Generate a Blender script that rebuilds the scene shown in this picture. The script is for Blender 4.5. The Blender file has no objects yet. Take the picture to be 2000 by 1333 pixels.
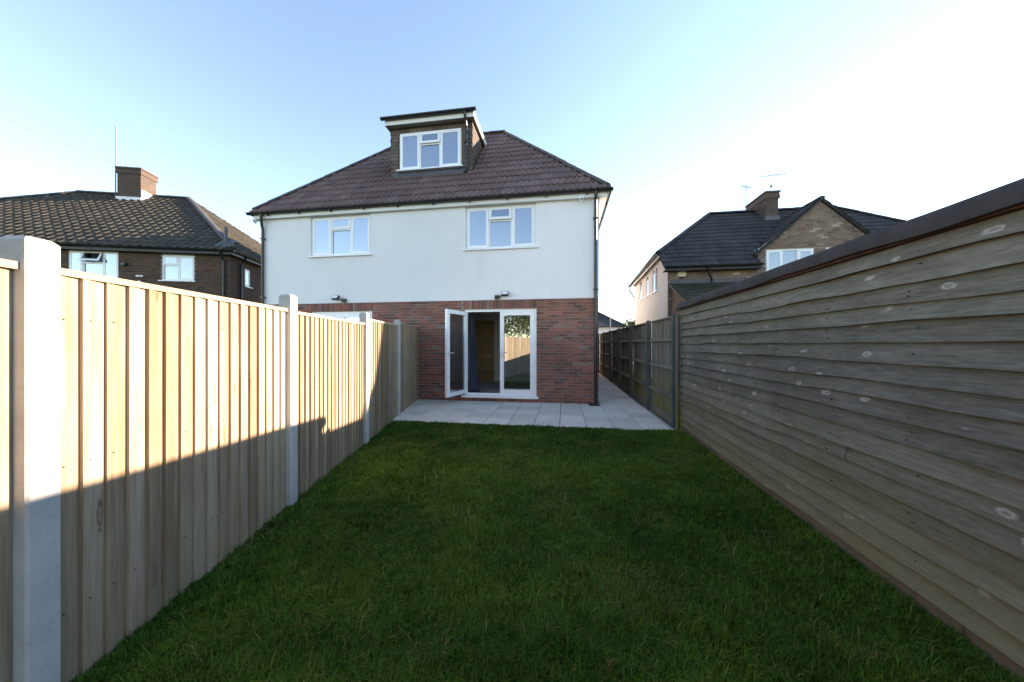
import bpy, bmesh, math, random
import numpy as np
from mathutils import Matrix, Vector
random.seed(7); rng = np.random.default_rng(11)
R = math.radians
S = bpy.context.scene
COL = S.collection

# ------------------------------------------------------------------ camera, sky, sun, exposure
cd = bpy.data.cameras.new('camera'); cam = bpy.data.objects.new('camera', cd); COL.objects.link(cam)
cam.location = (0, 0, 1.40); cam.rotation_euler = (R(90), 0, 0)
cd.sensor_width = 36; cd.lens = 11.7; cd.shift_y = 0.0028; cd.clip_start = 0.05; cd.clip_end = 3000
S.camera = cam
SUN_EL = 15.6; SUN_AZ = 67.4          # azimuth clockwise from +Y
W = bpy.data.worlds.new('World'); S.world = W; W.use_nodes = True
nt = W.node_tree
sky = nt.nodes.new('ShaderNodeTexSky'); sky.sky_type = 'NISHITA'; sky.sun_disc = False
sky.sun_elevation = R(SUN_EL); sky.sun_rotation = R(SUN_AZ)
sky.air_density = 0.95; sky.dust_density = 0.02; sky.ozone_density = 2.4
nt.links.new(sky.outputs[0], nt.nodes['Background'].inputs[0])
nt.nodes['Background'].inputs[1].default_value = 0.15
sl = bpy.data.lights.new('sun', 'SUN'); sl.energy = 5.0; sl.angle = R(0.53); sl.color = (1.0, 0.93, 0.84)
so = bpy.data.objects.new('sun', sl); COL.objects.link(so)
sdir = Vector((math.sin(R(SUN_AZ))*math.cos(R(SUN_EL)), math.cos(R(SUN_AZ))*math.cos(R(SUN_EL)), math.sin(R(SUN_EL))))
so.rotation_euler = sdir.to_track_quat('Z', 'Y').to_euler(); so.location = (20, 8, 12)
vs = S.view_settings; vs.view_transform = 'Standard'; vs.look = 'None'; vs.exposure = 2.02; vs.gamma = 1.0
vs.use_white_balance = True; vs.white_balance_temperature = 7900; vs.white_balance_tint = 16
S.render.engine = 'CYCLES'
S.cycles.max_bounces = 8; S.cycles.transparent_max_bounces = 12

# ------------------------------------------------------------------ helpers
def tag(o, label=None, cat=None, group=None, kind=None):
    if label: o['label'] = label
    if cat: o['category'] = cat
    if group: o['group'] = group
    if kind: o['kind'] = kind
    return o
def empty(name, loc=(0, 0, 0), rz=0.0):
    o = bpy.data.objects.new(name, None); COL.objects.link(o); o.location = loc; o.rotation_euler = (0, 0, rz)
    o.empty_display_size = 0.2
    return o
def link(name, me, parent=None, M=None):
    o = bpy.data.objects.new(name, me); COL.objects.link(o)
    if parent is not None: o.parent = parent
    if M is not None: o.matrix_basis = M
    return o
class MB:
    def __init__(s): s.v = []; s.f = []
    def add(s, vs_, fs):
        b = len(s.v); s.v += [tuple(p) for p in vs_]; s.f += [tuple(b+i for i in f) for f in fs]; return s
    def box(s, x0, x1, y0, y1, z0, z1):
        return s.add([(x0,y0,z0),(x1,y0,z0),(x1,y1,z0),(x0,y1,z0),(x0,y0,z1),(x1,y0,z1),(x1,y1,z1),(x0,y1,z1)],
                     [(0,3,2,1),(4,5,6,7),(0,1,5,4),(1,2,6,5),(2,3,7,6),(3,0,4,7)])
    def loft(s, A, B, cap=True):
        n = len(A); fs = [(i, (i+1) % n, n+(i+1) % n, n+i) for i in range(n)]
        if cap: fs += [tuple(range(n-1, -1, -1)), tuple(range(n, 2*n))]
        return s.add(list(A)+list(B), fs)
    def face(s, pts): return s.add(pts, [tuple(range(len(pts)))])
    def ring(s, x0, x1, z0, z1, t, y0, y1):            # rectangular frame in the xz plane
        s.box(x0, x0+t, y0, y1, z0, z1); s.box(x1-t, x1, y0, y1, z0, z1)
        s.box(x0+t, x1-t, y0, y1, z0, z0+t); s.box(x0+t, x1-t, y0, y1, z1-t, z1); return s
    def tube(s, pts, r, n=10, r2=None):
        pts = [Vector(p) for p in pts]; rings = []
        m = len(pts)
        for i, p in enumerate(pts):
            t = (pts[min(i+1, m-1)]-pts[max(i-1, 0)]).normalized()
            ref = Vector((0, 0, 1)) if abs(t.z) < .9 else Vector((1, 0, 0))
            a = t.cross(ref).normalized(); b = t.cross(a)
            rr = r if r2 is None else r+(r2-r)*i/max(1, m-1)
            rings.append([p+a*rr*math.cos(2*math.pi*k/n)+b*rr*math.sin(2*math.pi*k/n) for k in range(n)])
        vv = [q for rg in rings for q in rg]; fs = []
        for i in range(m-1):
            for k in range(n):
                fs.append((i*n+k, i*n+(k+1) % n, (i+1)*n+(k+1) % n, (i+1)*n+k))
        fs += [tuple(range(n)), tuple((m-1)*n+k for k in range(n-1, -1, -1))]
        return s.add(vv, fs)
    def mesh(s, name, mat, smooth=False):
        me = bpy.data.meshes.new(name); me.from_pydata(s.v, [], s.f); me.update()
        bm = bmesh.new(); bm.from_mesh(me); bmesh.ops.recalc_face_normals(bm, faces=bm.faces); bm.to_mesh(me); bm.free()
        if mat: me.materials.append(mat)
        if smooth:
            me.polygons.foreach_set('use_smooth', [True]*len(me.polygons))
            try: me.set_sharp_from_angle(angle=R(40))
            except Exception: pass
        return me
    def build(s, name, mat, parent=None, M=None, smooth=False): return link(name, s.mesh(name, mat, smooth), parent, M)

# ------------------------------------------------------------------ materials
class NT:
    def __init__(s, name):
        s.m = bpy.data.materials.new(name); s.m.use_nodes = True; s.t = s.m.node_tree
        s.b = s.t.nodes['Principled BSDF']
    def n(s, typ, **kw):
        x = s.t.nodes.new(typ)
        for k, v in kw.items():
            if k.startswith('_'): setattr(x, k[1:], v)
            else:
                key = int(k[1:]) if k[0] == 'i' and k[1:].isdigit() else k
                x.inputs[key].default_value = v
        return x
    def l(s, a, b): s.t.links.new(a, b)
    def math(s, op, a, b=None):
        x = s.t.nodes.new('ShaderNodeMath'); x.operation = op
        for i, q in enumerate((a, b)):
            if q is None: continue
            if isinstance(q, (int, float)): x.inputs[i].default_value = q
            else: s.l(q, x.inputs[i])
        return x.outputs[0]
    def ramp(s, fac, stops, interp='LINEAR'):
        x = s.t.nodes.new('ShaderNodeValToRGB'); x.color_ramp.interpolation = interp
        e = x.color_ramp.elements
        while len(e) < len(stops): e.new(0.5)
        for q, (p, c) in zip(e, stops): q.position = p; q.color = (c[0], c[1], c[2], 1)
        s.l(fac, x.inputs[0]); return x.outputs[0]
    def mix(s, fac, a, b, mode='MIX'):
        x = s.t.nodes.new('ShaderNodeMix'); x.data_type = 'RGBA'; x.blend_type = mode
        for i, q in ((0, fac), (6, a), (7, b)):
            if isinstance(q, (int, float)): x.inputs[i].default_value = q
            elif isinstance(q, tuple): x.inputs[i].default_value = (*q, 1)
            else: s.l(q, x.inputs[i])
        return x.outputs[2]
    def noise(s, vec, scale, detail=4, rough=.6, sc=(1, 1, 1), loc=(0, 0, 0)):
        mp = s.t.nodes.new('ShaderNodeMapping'); mp.inputs['Scale'].default_value = sc; mp.inputs['Location'].default_value = loc
        s.l(vec, mp.inputs[0])
        x = s.t.nodes.new('ShaderNodeTexNoise'); x.inputs['Scale'].default_value = scale
        x.inputs['Detail'].default_value = detail; x.inputs['Roughness'].default_value = rough
        s.l(mp.outputs[0], x.inputs['Vector']); return x.outputs['Fac']
    def coord(s, which='Object'): return s.t.nodes.new('ShaderNodeTexCoord').outputs[which]
    def pos(s): return s.t.nodes.new('ShaderNodeNewGeometry').outputs['Position']
    def rand(s):                                     # differs per object and per loose piece
        a = s.t.nodes.new('ShaderNodeObjectInfo').outputs['Random']; b = s.t.nodes.new('ShaderNodeNewGeometry').outputs['Random Per Island']
        return s.math('FRACT', s.math('ADD', a, b))
    def bump(s, h, strength=.3, dist=.01):
        x = s.t.nodes.new('ShaderNodeBump'); x.inputs['Strength'].default_value = strength; x.inputs['Distance'].default_value = dist
        s.l(h, x.inputs['Height']); s.l(x.outputs[0], s.b.inputs['Normal'])
    def done(s, col=None, rough=.8, spec=.3):
        if col is not None:
            if isinstance(col, tuple): s.b.inputs['Base Color'].default_value = (*col, 1)
            else: s.l(col, s.b.inputs['Base Color'])
        if isinstance(rough, (int, float)): s.b.inputs['Roughness'].default_value = rough
        else: s.l(rough, s.b.inputs['Roughness'])
        s.b.inputs['Specular IOR Level'].default_value = spec
        return s.m
def plain(name, col, rough=.5, spec=.4, var=.12, scale=6, metal=0):
    k = NT(name); n = k.noise(k.pos(), scale, 5)
    lo = tuple(c*(1-var) for c in col); hi = tuple(min(1, c*(1+var)) for c in col)
    k.b.inputs['Metallic'].default_value = metal
    return k.done(k.ramp(n, [(.3, lo), (.7, hi)]), rough, spec)
def brick_mat(name, stops, speck):
    k = NT(name); r = k.rand(); p = k.pos()
    c = k.ramp(r, stops)
    n = k.noise(p, 38, 5, .7); c = k.mix(k.ramp(n, [(.35, (0, 0, 0)), (.75, (.55, .55, .55))]), c, speck)
    n2 = k.noise(p, 1.1, 3); c = k.mix(k.ramp(n2, [(.35, (.0, .0, .0)), (.7, (.42, .42, .42))]), c, (.06, .045, .04))
    k.bump(n, .5, .006)
    return k.done(c, .9, .2)
def tile_mat(name, stops, lichen, la, algae=None):
    k = NT(name); r = k.rand(); p = k.pos()
    c = k.ramp(r, stops)
    n = k.noise(p, 9, 6, .65); c = k.mix(k.ramp(n, [(.5, (0, 0, 0)), (.72, (la, la, la))]), c, lichen)
    n2 = k.noise(p, .7, 4, .6)
    c = k.mix(k.ramp(n2, [(.35, (0, 0, 0)), (.75, (.5, .5, .5))]), c, algae or tuple(x*.55 for x in stops[0][1]))
    k.bump(k.noise(p, 90, 3), .3, .004)
    return k.done(c, .75, .3)
def wood_mat(name, stops, along, gs, knots, algae=None, edge=None, stain=.3, stretch=.045, rv=.16):
    """plank wood: grain runs along one object axis, every plank shifted by its own random"""
    k = NT(name); o = k.coord('Object')
    rnd = k.t.nodes.new('ShaderNodeObjectInfo').outputs['Random']
    vadd = k.t.nodes.new('ShaderNodeVectorMath'); vadd.operation = 'MULTIPLY_ADD'
    cmb = k.t.nodes.new('ShaderNodeCombineXYZ')
    for i in range(3): k.l(rnd, cmb.inputs[i])
    k.l(cmb.outputs[0], vadd.inputs[0]); vadd.inputs[1].default_value = (37, 19, 53); k.l(o, vadd.inputs[2])
    v = vadd.outputs[0]
    sc = [1, 1, 1]; sc[along] = stretch
    g = k.noise(v, gs, 6, .68, tuple(sc))
    sc2 = [1, 1, 1]; sc2[along] = .12
    g2 = k.noise(v, gs*.22, 3, .6, tuple(sc2))
    f = k.math('ADD', k.math('MULTIPLY', g, .65), k.math('MULTIPLY', g2, .35))
    f = k.math('ADD', f, k.math('MULTIPLY', k.math('SUBTRACT', rnd, .5), rv))
    c = k.ramp(f, stops)
    h = g
    if knots:
        vo = k.t.nodes.new('ShaderNodeTexVoronoi'); vo.inputs['Scale'].default_value = knots[0]; vo.feature = 'F1'
        mp = k.t.nodes.new('ShaderNodeMapping'); s3 = [1, 0, 1.5] if along == 0 else [1.5, 0, 1]; s3[along] = knots[3]; mp.inputs['Scale'].default_value = s3
        wn = k.noise(v, 22, 4)
        k.l(v, mp.inputs[0]); k.l(mp.outputs[0], vo.inputs['Vector'])
        d = k.math('ADD', vo.outputs['Distance'], k.math('MULTIPLY', k.math('SUBTRACT', wn, .5), .22))
        gate = k.math('GREATER_THAN', k.t.nodes.new('ShaderNodeSeparateColor').outputs[0], .22)
        sp = [x for x in k.t.nodes if x.bl_idname == 'ShaderNodeSeparateColor'][-1]; k.l(vo.outputs['Color'], sp.inputs[0])
        ringm = k.ramp(d, [(0, (.9, .9, .9)), (knots[1]*.35, (.15, .15, .15)), (knots[1]*.6, (1, 1, 1)), (knots[1], (0, 0, 0))])
        c = k.mix(k.math('MULTIPLY', k.math('MULTIPLY', ringm, gate), knots[4]), c, knots[2])
    st = k.noise(k.pos(), 1.3, 5, .65)
    c = k.mix(k.ramp(st, [(.42, (0, 0, 0)), (.75, (stain, stain, stain))]), c, tuple(x*.55 for x in stops[0][1]))
    if algae:
        sx = k.t.nodes.new('ShaderNodeSeparateXYZ'); k.l(k.pos(), sx.inputs[0])
        z = k.math('ADD', sx.outputs[2], k.math('MULTIPLY', k.math('SUBTRACT', k.noise(k.pos(), 2.2, 5), .5), 1.1))
        c = k.mix(k.ramp(z, [(0, (algae[1],)*3), (algae[2], (0, 0, 0))]), c, algae[0])
    k.bump(h, .35, .006)
    return k.done(c, .85, .15)

M_ = {}
M_['brick'] = brick_mat('red_brick', [(0, (.10, .044, .038)), (.14, (.18, .065, .05)), (.35, (.31, .088, .062)), (.6, (.38, .12, .085)), (.8, (.28, .095, .07)), (.93, (.14, .09, .08)), (1, (.33, .22, .175))], (.36, .24, .19))
M_['brick_l'] = brick_mat('brown_brick', [(0, (.05, .03, .022)), (.4, (.10, .052, .034)), (.75, (.14, .07, .043)), (1, (.075, .05, .04))], (.13, .09, .065))
M_['brick_r'] = brick_mat('buff_brick', [(0, (.10, .065, .052)), (.3, (.20, .125, .09)), (.6, (.27, .175, .125)), (.8, (.17, .13, .11)), (.9, (.24, .15, .11)), (1, (.55, .45, .36))], (.33, .24, .17))
M_['brick_ch'] = brick_mat('chimney_brick', [(0, (.070, .048, .040)), (.5, (.115, .072, .056)), (1, (.10, .068, .056))], (.17, .13, .11))
M_['mortar'] = plain('mortar', (.40, .37, .33), .95, .1, .15, 30)
M_['mortar_d'] = plain('mortar_dark', (.30, .27, .23), .95, .1, .2, 30)
k = NT('white_render'); p = k.pos(); c = k.ramp(k.noise(p, .55, 6, .62), [(.3, (.76, .752, .745)), (.7, (.84, .832, .825))])
c = k.mix(k.ramp(k.noise(p, 2.0, 6, .7, (1, 1, .25)), [(.58, (0, 0, 0)), (.8, (.28, .28, .28))]), c, (.62, .60, .55))
k.bump(k.noise(p, 160, 4), .25, .003); M_['render'] = k.done(c, .9, .15)
k = NT('cream_render'); p = k.pos(); c = k.ramp(k.noise(p, .8, 6, .62), [(.3, (.60, .57, .52)), (.7, (.68, .65, .60))])
c = k.mix(k.ramp(k.noise(p, 2.0, 6, .7, (1, 1, .2)), [(.55, (0, 0, 0)), (.8, (.3, .3, .3))]), c, (.45, .40, .33))
k.bump(k.noise(p, 120, 4), .3, .004); M_['cream'] = k.done(c, .9, .15)
M_['tile'] = tile_mat('plum_roof_tile', [(0, (.145, .086, .076)), (.5, (.175, .108, .097)), (1, (.21, .135, .122))], (.23, .17, .155), .28)
M_['tile_l'] = tile_mat('weathered_roof_tile', [(0, (.042, .036, .027)), (.5, (.056, .046, .034)), (1, (.078, .062, .044))], (.15, .14, .095), .45, (.028, .027, .02))
M_['tile_r'] = tile_mat('dark_roof_tile', [(0, (.034, .031, .031)), (.5, (.044, .040, .040)), (1, (.058, .052, .050))], (.13, .125, .115), .35)
M_['moss'] = tile_mat('mossy_roof_tile', [(0, (.035, .037, .024)), (.5, (.05, .05, .03)), (1, (.06, .055, .035))], (.075, .09, .035), .7)
M_['ridge'] = tile_mat('grey_ridge_tile', [(0, (.075, .068, .07)), (1, (.105, .095, .095))], (.15, .14, .13), .3)
M_['hang'] = tile_mat('brown_hanging_tile', [(0, (.105, .078, .066)), (.6, (.15, .112, .092)), (1, (.20, .15, .12))], (.2, .16, .11), .3)
M_['upvc'] = plain('white_upvc', (.88, .88, .88), .28, .5, .02, 3)
M_['fascia'] = plain('white_fascia', (.76, .75, .71), .4, .4, .04, 2)
M_['soffit'] = plain('grey_soffit', (.24, .22, .20), .7, .2, .1, 4)
M_['nail'] = plain('rusty_nail', (.06, .05, .042), .7, .3, .3, 30)
M_['rainwater'] = plain('black_plastic', (.018, .018, .02), .32, .5, .2, 4)
M_['lead'] = plain('lead_grey', (.085, .09, .10), .55, .4, .25, 8)
M_['metal'] = plain('dull_metal', (.17, .175, .18), .6, .4, .15, 12, 0)
M_['black'] = plain('black_casing', (.02, .02, .022), .45, .4, .2, 10)
M_['cream_plastic'] = plain('cream_plastic', (.62, .55, .38), .45, .4, .08, 10)
M_['white_plastic'] = plain('white_plastic', (.72, .72, .72), .4, .4, .05, 10)
M_['room'] = plain('room_wall', (.80, .78, .74), .9, .1, .05, 2)
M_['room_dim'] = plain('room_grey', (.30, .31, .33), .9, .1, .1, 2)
M_['carpet'] = plain('carpet', (.40, .37, .345), 1, .05, .2, 60)
k = NT('oak_door'); v = k.coord(); c = k.ramp(k.noise(v, 22, 5, .6, (1, 1, .06)), [(.3, (.36, .21, .095)), (.7, (.52, .33, .16))]); M_['oak'] = k.done(c, .45, .4)
M_['curtain'] = plain('blue_curtain', (.10, .11, .16), .9, .1, .12, 20)
M_['net'] = plain('net_curtain', (.40, .42, .44), .9, .1, .06, 12)
k = NT('concrete'); p = k.pos(); c = k.ramp(k.noise(p, 3, 6, .7), [(.3, (.36, .35, .33)), (.7, (.52, .51, .48))])
c = k.mix(k.ramp(k.noise(p, 70, 3, .7), [(.55, (0, 0, 0)), (.75, (.5, .5, .5))]), c, (.25, .24, .22)); k.bump(k.noise(p, 120, 4), .4, .004); M_['concrete'] = k.done(c, .9, .2)
k = NT('paving'); p = k.pos(); c = k.ramp(k.rand(), [(0, (.53, .49, .435)), (.5, (.61, .565, .505)), (1, (.67, .625, .56))])
c = k.mix(k.ramp(k.noise(p, 4, 6, .7), [(.45, (0, 0, 0)), (.8, (.4, .4, .4))]), c, (.36, .34, .30)); c = k.mix(k.ramp(k.noise(p, 130, 2), [(.55, (0, 0, 0)), (.8, (.3, .3, .3))]), c, (.2, .19, .18))
k.bump(k.noise(p, 60, 5), .35, .004); M_['slab'] = k.done(c, .85, .25)
M_['joint'] = plain('joint_sand', (.16, .145, .12), 1, .1, .3, 20)
k = NT('felt'); p = k.pos(); c = k.ramp(k.noise(p, 5, 6, .7), [(.3, (.022, .021, .023)), (.7, (.05, .047, .048))]); k.bump(k.noise(p, 200, 3), .5, .003); M_['felt'] = k.done(c, .8, .35)
M_['redwood'] = plain('red_brown_batten', (.075, .035, .025), .8, .2, .35, 10)
M_['soil'] = plain('soil', (.022, .022, .011), 1, .1, .4, 14)
M_['pine'] = wood_mat('new_pine', [(.34, (.24, .162, .100)), (.5, (.335, .242, .160)), (.64, (.425, .325, .23))], 2, 42, (6.0, .15, (.13, .075, .04), .32, .85), ((.27, .25, .15), .3, .45), stain=.16, rv=.26)
M_['pine_cap'] = wood_mat('pine_capping', [(.34, (.26, .195, .13)), (.5, (.36, .28, .195)), (.64, (.45, .36, .265))], 0, 30, None, stain=.15)
M_['weather'] = wood_mat('weathered_boards', [(.28, (.078, .074, .060)), (.45, (.132, .126, .104)), (.56, (.170, .164, .137)), (.72, (.25, .243, .21))], 0, 85, (5.2, .15, (.42, .41, .38), .62, .8), ((.17, .16, .065), .6, .95), stain=.5, stretch=.11, rv=.2)
M_['plinth'] = wood_mat('brown_plinth', [(.3, (.10, .08, .05)), (.5, (.15, .12, .08)), (.7, (.21, .175, .12))], 0, 26, None, stain=.3)
M_['oldfence'] = wood_mat('old_fence_boards', [(.30, (.085, .075, .06)), (.5, (.16, .142, .115)), (.7, (.25, .225, .185))], 2, 26, None, ((.17, .17, .045), .85, .95), stain=.5)
M_['oldrail'] = wood_mat('old_fence_rail', [(.30, (.09, .08, .06)), (.5, (.15, .135, .105)), (.7, (.2, .185, .15))], 0, 26, None, stain=.4)
M_['post'] = plain('slate_blue_post', (.06, .078, .080), .6, .35, .3, 6)
M_['ground'] = plain('rough_ground', (.05, .062, .025), 1, .1, .4, 3)
M_['asphalt'] = plain('asphalt', (.05, .05, .05), .9, .2, .2, 20)
def glass(name, refl, tint=(.88, .92, .93)):
    k = NT(name); t = k.t; out = t.nodes['Material Output']; t.nodes.remove(k.b)
    gm = k.n('ShaderNodeNewGeometry'); dt = k.n('ShaderNodeVectorMath', _operation='DOT_PRODUCT'); k.l(gm.outputs['Normal'], dt.inputs[0]); k.l(gm.outputs['Incoming'], dt.inputs[1])
    sch = k.math('POWER', k.math('SUBTRACT', 1.0, k.math('ABSOLUTE', dt.outputs['Value'])), 5.0)
    gl = k.n('ShaderNodeBsdfGlossy', Roughness=.005); gl.inputs[0].default_value = (.95, .97, 1, 1)
    tr = k.n('ShaderNodeBsdfTransparent'); tr.inputs[0].default_value = (*tint, 1)
    f = k.math('ADD', k.math('MULTIPLY', sch, 1.0-refl), refl)
    mx = k.n('ShaderNodeMixShader'); k.l(f, mx.inputs[0]); k.l(tr.outputs[0], mx.inputs[1]); k.l(gl.outputs[0], mx.inputs[2])
    k.l(mx.outputs[0], out.inputs[0]); return k.m
M_['glass'] = glass('coated_glass', .26, (.62, .68, .72))
M_['door_glass'] = glass('door_glass', .15)
M_['clear'] = glass('clear_glass', .06)
k = NT('grass_blade'); at = k.n('ShaderNodeAttribute', _attribute_name='tint'); k.b.inputs['Roughness'].default_value = .55
M_['grass'] = k.done(at.outputs['Color'], .7, .10)
M_['leaf'] = plain('leaf', (.075, .085, .028), .7, .2, .5, 3)
M_['bark'] = plain('bark', (.09, .07, .05), .95, .1, .35, 12)

# ------------------------------------------------------------------ generators shared by the buildings
def box_mesh(name, mat, x0, x1, y0, y1, z0, z1): return MB().box(x0, x1, y0, y1, z0, z1).mesh(name, mat)
def local_dist(parent_world, co): return (parent_world @ Vector(co)).length
def in_view(p):
    return p.y > .3 and abs(p.x)/p.y < 1.62
def wall_shell(mb, x0, x1, z0, z1, y, th, holes):
    """vertical wall in the xz plane at y, th thick, with rectangular holes and their reveals"""
    xs = sorted({x0, x1, *[h[0] for h in holes], *[h[1] for h in holes]}); zs = sorted({z0, z1, *[h[2] for h in holes], *[h[3] for h in holes]})
    xs = [x for x in xs if x0 <= x <= x1]; zs = [z for z in zs if z0 <= z <= z1]
    for i in range(len(xs)-1):
        for j in range(len(zs)-1):
            cx = (xs[i]+xs[i+1])/2; cz = (zs[j]+zs[j+1])/2
            if any(h[0] < cx < h[1] and h[2] < cz < h[3] for h in holes): continue
            mb.face([(xs[i], y, zs[j]), (xs[i+1], y, zs[j]), (xs[i+1], y, zs[j+1]), (xs[i], y, zs[j+1])])
            mb.face([(xs[i], y+th, zs[j]), (xs[i+1], y+th, zs[j]), (xs[i+1], y+th, zs[j+1]), (xs[i], y+th, zs[j+1])])
    for h in holes:
        a, b, c, d = h[0], h[1], max(h[2], z0), min(h[3], z1)
        mb.face([(a, y, c), (a, y+th, c), (a, y+th, d), (a, y, d)]); mb.face([(b, y, c), (b, y+th, c), (b, y+th, d), (b, y, d)])
        if h[2] > z0: mb.face([(a, y, c), (b, y, c), (b, y+th, c), (a, y+th, c)])
        if h[3] < z1: mb.face([(a, y, d), (b, y, d), (b, y+th, d), (a, y+th, d)])
    return mb
BRICKMESH = {}
def bricks(parent, mat, x0, x1, z0, z1, holes, nobj, frame=Matrix.Identity(4), xr=None, soldiers=(), proud=.010, seed=0, world=None):
    """stretcher bond: bricks stand proud of the mortar face; frame maps (x, 0, z) of the wall to the parent's space"""
    rd = random.Random(seed); items = []
    n = int(round((z1-z0)/.075))
    for j in range(n):
        za = z0+j*.075+.005; zb = za+.065; zc = (za+zb)/2
        a, b = (x0, x1) if xr is None else xr(zc)
        segs = [(a, b)]
        for h in list(holes)+list(soldiers):
            if h[2] < zb-.01 and h[3] > za+.01:
                ns = []
                for (p, q) in segs:
                    if h[1] <= p or h[0] >= q: ns.append((p, q)); continue
                    if h[0] > p: ns.append((p, h[0]))
                    if h[1] < q: ns.append((h[1], q))
                segs = ns
        off = (j % 2)*.1125
        for (p, q) in segs:
            i0 = int(math.floor((p-x0-off)/.225))-1
            x = x0+off+i0*.225
            while x < q:
                l, r = max(x+.005, p), min(x+.22, q)
                if r-l > .03: items.append((l, r, za, zb))
                x += .225
    for h in soldiers:
        x = h[0]+.004
        while x < h[1]-.03:
            items.append((x, min(x+.065, h[1]), h[2]+.005, h[3]-.005)); x += .075
    wm = world or Matrix.Identity(4)
    def key(t):
        p = wm @ frame @ Vector(((t[0]+t[1])/2, 0, (t[2]+t[3])/2))
        return (p-Vector((0, 0, 1.4))).length + (0 if in_view(p) else 1e4)
    items.sort(key=key)
    me = BRICKMESH.get(mat.name)
    if not me: me = BRICKMESH[mat.name] = box_mesh('brick', mat, -.5, .5, -1, 1, -.5, .5)
    for t in items[:nobj]:
        pr = proud+rd.uniform(-.003, .003)
        Mx = frame @ Matrix.Translation(((t[0]+t[1])/2, 0, (t[2]+t[3])/2)) @ Matrix.Diagonal((t[1]-t[0], pr, t[3]-t[2], 1))
        link('brick', me, parent, Mx)
    if len(items) > nobj:
        mb = MB()
        for t in items[nobj:]:
            pr = proud+rd.uniform(-.003, .003); mb.box(t[0], t[1], -pr, pr, t[2], t[3])
        o = mb.build('brickwork', mat, parent, frame); o['kind'] = 'stuff'
def roman(u, rolls, h):                               # tile cross-section: flat pans and round rolls
    t = (u*rolls) % 1.0
    return h*max(0.0, math.sin((t-.58)/.42*math.pi)) if t > .58 else 0.0
def tile_mesh(mat, w, g, rolls, h, lift, th=.022, nseg=14):
    mb = MB(); us = [i/nseg for i in range(nseg+1)]
    lo = [((u)*w, -.03, roman(u, rolls, h)+lift) for u in us]
    up = [((u)*w, g+.05, roman(u, rolls, h)+.004) for u in us]
    un = [(x, y, z-th) for x, y, z in lo]
    n = nseg+1
    fs = [(i, i+1, n+i+1, n+i) for i in range(nseg)]+[(2*n+i, 2*n+i+1, i+1, i) for i in range(nseg)]
    mb.add(lo+up+un, fs); me = bpy.data.meshes.new('tile'); me.from_pydata(mb.v, [], mb.f); me.update(); me.materials.append(mat); return me
def tile_field(parent, mat, origin, adir, bdir, poly, w, g, rolls, h, lift, nobj, skip=None, world=None, stagger=0, seed=3):
    """roof tiles over a convex polygon given in (a, b) slope coordinates; cut along its edges"""
    rd = random.Random(seed)
    a_, b_ = Vector(adir).normalized(), Vector(bdir).normalized(); nrm = a_.cross(b_).normalized(); o0 = Vector(origin)
    base = Matrix((( a_.x, b_.x, nrm.x, o0.x), (a_.y, b_.y, nrm.y, o0.y), (a_.z, b_.z, nrm.z, o0.z), (0, 0, 0, 1)))
    me = tile_mesh(mat, w, g, rolls, h, lift)
    amin = min(p[0] for p in poly); amax = max(p[0] for p in poly); bmax = max(p[1] for p in poly)
    edges = [(Vector(poly[i]), Vector(poly[(i+1) % len(poly)])) for i in range(len(poly))]
    cen = sum((Vector(p) for p in poly), Vector((0, 0)))/len(poly)
    def side(p, e):
        d = e[1]-e[0]; n = Vector((-d.y, d.x)).normalized()
        if (cen-e[0]).dot(n) < 0: n = -n
        return (p-e[0]).dot(n), n
    items = []
    for r in range(int(math.ceil(bmax/g))):
        for c in range(int(math.floor(amin/w))-1, int(math.ceil(amax/w))+1):
            x = c*w+(w/2 if stagger and r % 2 else 0); y = r*g
            cs = [Vector((x, y)), Vector((x+w, y)), Vector((x+w, y+g)), Vector((x, y+g))]
            cut = []; out = False
            for e in edges:
                ds = [side(p, e)[0] for p in cs]
                if max(ds) < .02: out = True; break
                if min(ds) < -.001 and max(e[0].y, e[1].y) > .01: cut.append(e)
            if out: continue
            lc = o0+a_*(x+w/2)+b_*(y+g/2)
            if skip and skip(lc): continue
            wp = (world or Matrix.Identity(4)) @ lc
            items.append(((wp-Vector((0, 0, 1.4))).length+(0 if in_view(wp) else 1e4), x, y, cut))
    items.sort(key=lambda t: t[0])
    rest = bmesh.new()
    for q, (_, x, y, cut) in enumerate(items):
        jit = Matrix.Translation((x+rd.uniform(-.003, .003), y+rd.uniform(-.006, .006), rd.uniform(0, .004))) @ Matrix.Rotation(rd.uniform(-.006, .006), 4, 'Z')
        m = me
        if cut or q >= nobj:
            bm = bmesh.new(); bm.from_mesh(me); bm.transform(jit)
            for e in cut:
                _, n = side(cen, e)
                bmesh.ops.bisect_plane(bm, geom=bm.verts[:]+bm.edges[:]+bm.faces[:], plane_co=(e[0].x, e[0].y, 0), plane_no=(-n.x, -n.y, 0), clear_outer=True)
            if not bm.faces: bm.free(); continue
            tmp = bpy.data.meshes.new('tile'); bm.to_mesh(tmp); bm.free()
            if q >= nobj: rest.from_mesh(tmp); bpy.data.meshes.remove(tmp); continue
            tmp.materials.append(mat); link('tile', tmp, parent, base)
        else:
            link('tile', me, parent, base @ jit)
    if len(rest.faces):
        tmp = bpy.data.meshes.new('tiling'); rest.to_mesh(tmp); tmp.materials.append(mat)
        o = link('tiling', tmp, parent, base); o['kind'] = 'stuff'
    rest.free()
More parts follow.
